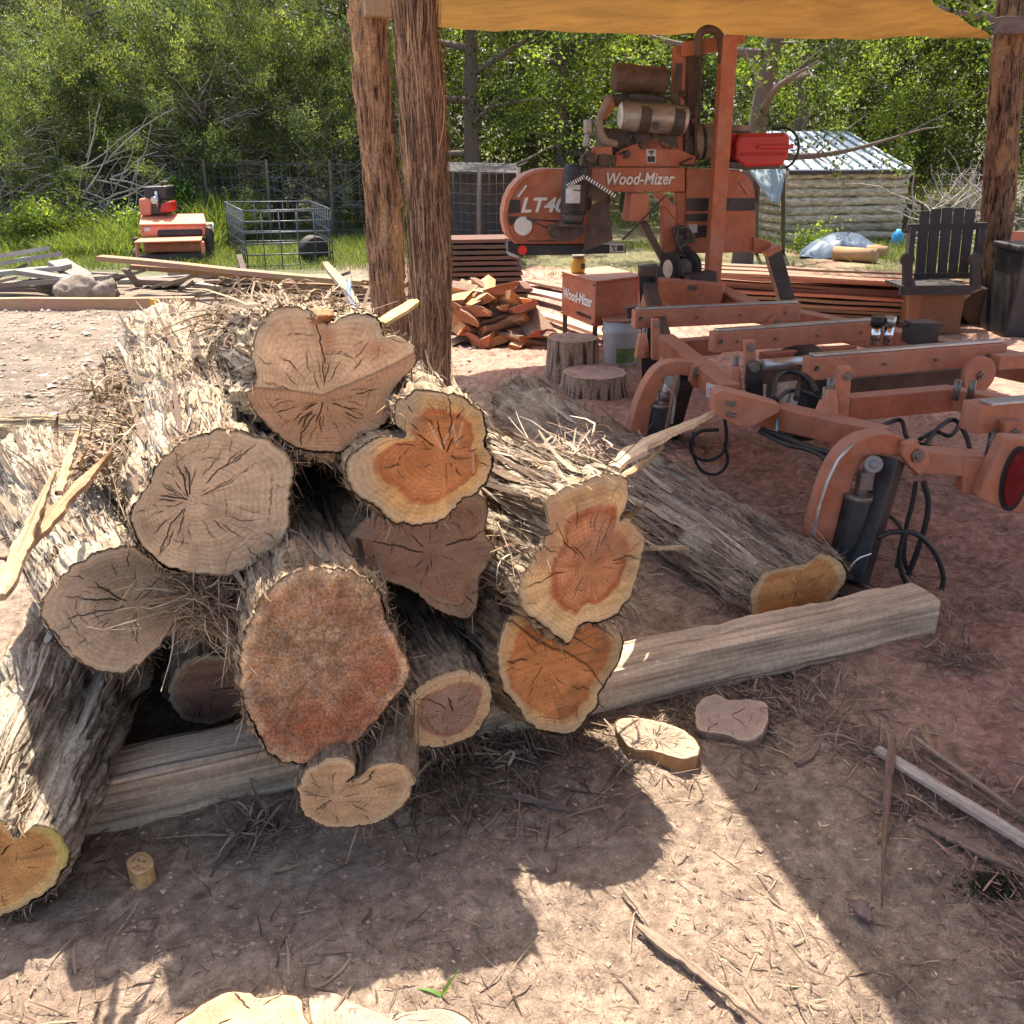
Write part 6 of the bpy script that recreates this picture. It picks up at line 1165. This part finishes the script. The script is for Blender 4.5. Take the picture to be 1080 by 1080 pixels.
# ================================================================== TREES
def leaves(C, n, spread, size, asp, cols, r, outw=None, sun=.0):
    """n leaf-sized quads round clump centres C"""
    k = r.integers(0, len(C), n); P = C[k]+r.normal(0, 1, (n, 3))*spread
    D = r.normal(0, 1, (n, 3)); 
    if outw is not None: D = D*.8+outw[k]*1.2
    D /= np.linalg.norm(D, axis=1, keepdims=True); S = perp(D, r.normal(0, 1, (n, 3))); s = size*r.uniform(.5, 1.3, (n, 1)); a = D*s*asp; b = S*s
    V = np.stack([P-a*.5, P-b*.5+a*.05, P+a*.5, P+b*.5+a*.05], 1).reshape(-1, 3); F_ = np.arange(n*4).reshape(-1, 4)
    cc = np.array(cols); ck = r.integers(0, len(cc), len(C)); bri = .3+1.5*r.random((len(C)//7+1, 1))**1.3; c = cc[ck[k]]*r.uniform(.75, 1.25, (n, 1))*bri[k//7]; return V, F_, c
def tree(name, kind, seed, H, R, zlow, nl, cols, size, trunk_r=.14, lean=(0, 0), nclump=90):
    r = np.random.default_rng(seed); t = thing(name, (0, 0, 0), None, None); mb = MB(); rr = random.Random(seed); tips = []
    top = Vector((lean[0], lean[1], H)); tr = curve_pts([Vector((0, 0, -.2)), Vector((lean[0]*.3+rr.uniform(-.15, .15), lean[1]*.3, H*.35)), Vector((lean[0]*.7+rr.uniform(-.2, .2), lean[1]*.7, H*.7)), top], 18)
    mb.tube(tr, [trunk_r*(1-.85*i/(len(tr)-1)) for i in range(len(tr))], 9, (.13, .10, .08))
    if kind == 'juniper' and seed % 2: mb.tube(curve_pts([Vector((.05, 0, 0)), Vector((R*.3, .2, H*.3)), Vector((R*.5, .1, H*.75))], 12), [trunk_r*.6*(1-.8*i/12) for i in range(13)], 7, (.14, .11, .09))
    nb = 20 if kind == 'juniper' else 16
    for k in range(nb):
        f = (zlow*.7+(H-zlow*.7)*(k+.5)/nb)/H; p = tr[min(len(tr)-1, int(f*(len(tr)-1)))]; a = k*2.4+rr.uniform(-.5, .5); L = R*rr.uniform(.6, 1.05)*(1-.45*max(0, f-.4)/.6)
        el = rr.uniform(.1, .7); e = p+Vector((math.cos(a)*L, math.sin(a)*L, L*el*.7)); m = p+(e-p)*.5+Vector((rr.uniform(-.15, .15), rr.uniform(-.15, .15), rr.uniform(-.2, .1)))
        pts = curve_pts([p, m, e], 8); mb.tube(pts, [max(.006, trunk_r*.38*(1-.85*i/(len(pts)-1))) for i in range(len(pts))], 6, (.15, .12, .10)); tips += [(m, a), (e, a), ((m+e)/2, a)]
        for q in range(4):
            s0 = pts[rr.randrange(2, len(pts))]; d = Vector((math.cos(a+rr.uniform(-1, 1)), math.sin(a+rr.uniform(-1, 1)), rr.uniform(-.2, .8)))*L*rr.uniform(.2, .45); mb.tube([s0, s0+d*.5+Vector((0, 0, rr.uniform(-.05, .05))), s0+d], [.014, .009, .004], 4, (.22, .19, .17)); tips.append((s0+d, a))
    tk = mb.build('trunk', M['bark'], t)
    if kind == 'juniper':      # pale dead twigs low down
        mb = MB()
        for q in range(110):
            z = rr.uniform(.4, zlow+1.6); a = rr.uniform(0, 6.28); s0 = Vector((rr.uniform(-.2, .2), rr.uniform(-.2, .2), z)); P_ = [s0]
            for w_ in range(4): P_.append(P_[-1]+Vector((math.cos(a)*R*.2, math.sin(a)*R*.2, rr.uniform(-.12, .22)))+Vector((rr.uniform(-.1, .1), rr.uniform(-.1, .1), 0)))
            mb.tube(P_, [.014, .011, .008, .006, .003], 4, (.36, .33, .30))
        mb.build('dead_twigs', M['fibre'], t)
    T = np.array([tuple(p) for p, _ in tips]); k = r.integers(0, len(T), nclump); C = T[k]+r.normal(0, .28, (nclump, 3))*[1, 1, .7]
    ex_ = r.normal(0, .45, (nclump//2, 3))*[R, R, H*.3]+[lean[0]*.5, lean[1]*.5, (zlow+H)*.5]; C = np.vstack([C, ex_]); C = C[C[:, 2] > zlow*.55]
    cen = np.array([lean[0]*.5, lean[1]*.5, H*.45]); ow = C-cen; ow[:, 2] += .4*R; ow /= np.linalg.norm(ow, axis=1, keepdims=True)
    # each clump is a cluster of sprays
    sub = np.repeat(C, 7, 0)+r.normal(0, .20, (len(C)*7, 3)); V, F_, c = leaves(sub, nl, .07 if kind == 'juniper' else .09, size, 4.6 if kind == 'juniper' else 1.5, cols, r, np.repeat(ow, 7, 0))
    mesh_np('crown', V, F_, M['leafj' if kind == 'juniper' else 'leafo'], t, c, 'FACE', False); return t
JY = [(.14, .19, .065), (.10, .145, .055), (.21, .26, .08), (.07, .10, .045)]; JD = [(.075, .10, .05), (.10, .125, .06), (.055, .075, .04), (.12, .14, .07)]; JG = [(.12, .125, .09), (.09, .10, .075), (.15, .15, .11)]
OK_ = [(.055, .09, .022), (.08, .125, .028), (.04, .065, .018), (.11, .155, .035)]; OL = [(.15, .22, .045), (.21, .28, .06), (.11, .16, .03)]
O4 = tree('oak_tree', 'oak', 14, 7.4, 2.7, 3.6, 22000, OK_, .045, .18)  # unseen oak, added so its high crown shades seat, post and boards
J1 = tree('juniper_tree', 'juniper', 1, 5.6, 2.1, .5, 66000, JY, .0135, nclump=120); J2 = tree('juniper_tree', 'juniper', 2, 6.2, 2.2, .6, 62000, JD, .014, nclump=120); J3 = tree('juniper_tree', 'juniper', 3, 6.6, 2.0, .8, 60000, JG, .0135); J4 = tree('juniper_tree', 'juniper', 5, 3.4, 1.3, .3, 50000, JY, .013, .07, nclump=60)
O1 = tree('oak_tree', 'oak', 11, 6.6, 2.5, 1.4, 34000, OK_, .040, .17); O2 = tree('oak_tree', 'oak', 12, 6.2, 2.3, 1.1, 34000, OL, .038, .13); O3 = tree('oak_tree', 'oak', 13, 7.0, 2.6, 2.0, 24000, OK_, .040, .17, (.5, 0))
PL = [ # prototype, pixel column, distance, turn, scale, label
 (J1, 300, 18.6, .2, 1.0, 'bushy yellow green juniper directly behind the wire pen'),
 (J4, 12, 15.8, 1.1, .9, 'low yellow green juniper at the left edge of the picture'),
 (J4, 78, 17.4, 2.3, 1.0, 'small yellow green juniper between the left edge and the orange machine'),
 (J4, 130, 18.2, 4.4, 1.15, 'rounded juniper filling the gap left of the orange machine'),
 (J4, 235, 17.8, 5.3, 1.2, 'low spreading juniper just behind the fence left of the wire pen'),
 (J4, 355, 18.0, .9, 1.1, 'small juniper right of the wire pen, beside the close pair of posts'),
 (J2, 150, 20.5, .7, 1.0, 'dark green juniper rising behind the orange machine'),
 (J3, 30, 20.0, 1.6, 1.05, 'thin grey green juniper with bare limbs at top left'),
 (J1, 215, 20.5, 2.9, 1.05, 'tall yellow green juniper between the orange machine and the wire pen'),
 (J3, 95, 23.0, 4.0, 1.1, 'grey green juniper set back behind the small yellow green one'),
 (J2, 385, 20.0, 3.6, 1.05, 'dark green juniper seen on both sides of the close pair of posts'),
 (J3, 250, 24.0, 5.0, 1.1, 'sparse grey juniper far behind the wire pen'),
 (J2, -60, 19.5, 2.0, 1.0, 'dark juniper mostly cut off by the left edge'),
 (O1, 500, 17.0, .3, 1.0, 'dark leafy oak right of the close pair of posts'),
 (O2, 590, 19.0, 1.7, 1.0, 'brighter leafy oak above the blade housing of the sawmill'),
 (O1, 660, 21.0, 2.6, 1.05, 'leafy oak behind the sawmill engine'),
 (O3, 785, 13.0, .0, .95, 'nearest oak whose trunk stands right behind the sawmill mast'),
 (O2, 830, 18.8, 4.1, 1.0, 'bright leafy oak hanging over the left end of the metal roof'),
 (O1, 960, 21.5, 5.2, 1.0, 'dark oak behind the log shed'),
 (O2, 1035, 20.5, .9, 1.0, 'bright oak at the top right behind the leaning post'),
 (O1, 1130, 19.0, 3.3, 1.0, 'oak cut off by the right edge of the picture'),
 (O4, 1140, 10.9, 3.0, 1.0, 'unseen oak added off the right edge to shade the slatted seat'),
 (J2, 720, 23.5, .4, 1.1, 'dark juniper filling the gap left of the mast'),
 (O3, 890, 24.0, 2.2, 1.0, 'tall oak far behind the metal roof'),
 (J2, 450, 24.0, 5.5, 1.1, 'dark juniper furthest back behind the close pair of posts'),
 (O1, 560, 24.5, 4.4, 1.1, 'shaded oak furthest back above the dark boards')]
seen = set()
for (pr, px, Y_, rz, s, lab) in PL:
    t = pr if id(pr) not in seen else copy_tree(pr); seen.add(id(pr)); p = PY(px, 250, Y_); t.location = (p.x, Y_, float(gz(p.x, Y_))-.1); t.rotation_euler = (0, 0, rz); t.scale = (s, s, s); tag(t, lab, 'tree', 'trees behind the yard')
# low sprays that hang over the shed from the bright oak
def brush(name, c, R, n, cols, seed, label, cat='shrub', size=.035, kind=None, m='leafo', grp=None):
    r = np.random.default_rng(seed); C = np.array(c)+r.normal(0, .5, (max(12, n//260), 3))*np.array(R); t = thing(name, (c[0], c[1], float(gz(c[0], c[1]))), label, cat, grp)
    V, F_, cc = leaves(C, n, .13, size, 1.7, cols, r); mesh_np('foliage', V, F_, M[m], t, cc, 'FACE', False); mb = MB(); rr = random.Random(seed)
    for q in C[::2]: b = Vector((c[0]+rr.uniform(-.2, .2), c[1], float(gz(c[0], c[1])))); mb.tube(curve_pts([b, (b+Vector(q))/2+Vector((rr.uniform(-.2, .2), 0, .1)), Vector(q)], 8), [.016-.0016*k for k in range(9)], 4, (.2, .16, .13))
    mb.build('stems', M['fibre'], t); return t
q = PY(190, 225, 16.4); brush('shrub', tuple(q), (.35, .3, .5), 3600, [(.08, .17, .03), (.11, .21, .04)], 31, 'round leafed green shrub just right of the orange machine')
q = PY(60, 245, 15.0); brush('shrub', tuple(q), (.8, .5, .45), 9000, OL, 32, 'bright weedy shrub left of the orange machine')
q = PY(960, 150, 17.5); brush('shrub', tuple(q), (.9, .6, .9), 9000, OL, 33, 'light green shrub right of the log shed')
q = PY(860, 262, 14.6); brush('shrub', tuple(q), (.25, .2, .15), 1500, OL, 35, 'low weed at the foot of the log wall')
# pale brush pile of bare branches by the fence
bp = thing('brush_pile', tuple(gp(985, 15)), 'tangle of bare pale branches piled behind the slatted seat', 'brush pile'); rb2 = random.Random(8); mb = MB()
for k in range(70):
    s0 = gp(rb2.uniform(950, 1040), rb2.uniform(14.2, 16), rb2.uniform(.1, .7)); a = rb2.uniform(0, 3.14); L = rb2.uniform(.5, 1.4); P_ = [s0]
    for w_ in range(5): a += rb2.uniform(-.4, .4); P_.append(P_[-1]+Vector((math.cos(a)*L/5, rb2.uniform(-.08, .08), math.sin(a)*L/5*.9)))
    mb.tube(P_, [.018, .015, .012, .009, .006, .003], 5, (.36, .32, .28))
mb.build('branches', M['fibre'], bp)
# dry dead branches lying in front of the trees on the left
db = thing('dead_branches', tuple(gp(110, 16)), 'fallen grey dead branches and a leaning stake left of the orange machine', 'branches'); mb = MB()
for k in range(30):
    s0 = gp(rb2.uniform(85, 150), rb2.uniform(15.4, 16.6), rb2.uniform(.1, 1.4)); a = rb2.uniform(-.3, 1.6); L = rb2.uniform(.6, 1.6); P_ = [s0]
    for w_ in range(4): a += rb2.uniform(-.3, .3); P_.append(P_[-1]+Vector((math.cos(a)*L/4, rb2.uniform(-.08, .08), math.sin(a)*L/4)))
    mb.tube(P_, [.02, .015, .01, .007, .004], 5, (.33, .30, .27))
mb.build('branches', M['fibre'], db)
# far wood, reads as one mass
r = np.random.default_rng(99); n = 1500; C = np.stack([r.uniform(-30, 32, n), r.uniform(27, 36, n), r.uniform(.3, 8.5, n)], 1)
V, F_, c = leaves(C, 150000, .6, .15, 1.5, [(.035, .05, .018), (.05, .07, .025), (.025, .035, .015), (.075, .095, .035)], r); tag(mesh_np('distant_wood', V, F_, M['leafo'], None, c, 'FACE', False), kind='stuff')
r = np.random.default_rng(98); n = 500; C = np.stack([r.uniform(-14, 16, n), r.uniform(20, 25, n), r.uniform(.2, 3.2, n)+1], 1)
V, F_, c = leaves(C, 60000, .35, .06, 1.7, [(.04, .06, .018), (.06, .085, .025), (.03, .04, .015)], r); tag(mesh_np('undergrowth', V, F_, M['leafo'], None, c, 'FACE', False), kind='stuff')
n = 90; r = np.random.default_rng(97); mb = MB()
for k in range(n):
    x = r.uniform(-16, 18); y = r.uniform(20, 34); p = Vector((x, y, float(gz(x, y))-.2)); mb.tube([p, p+Vector((r.normal(0, .3), r.normal(0, .3), 4)), p+Vector((r.normal(0, .8), r.normal(0, .8), 8))], [.07, .05, .03], 5, (.10, .085, .07))
tag(mb.build('distant_tree_trunks', M['bark'], None), kind='stuff')
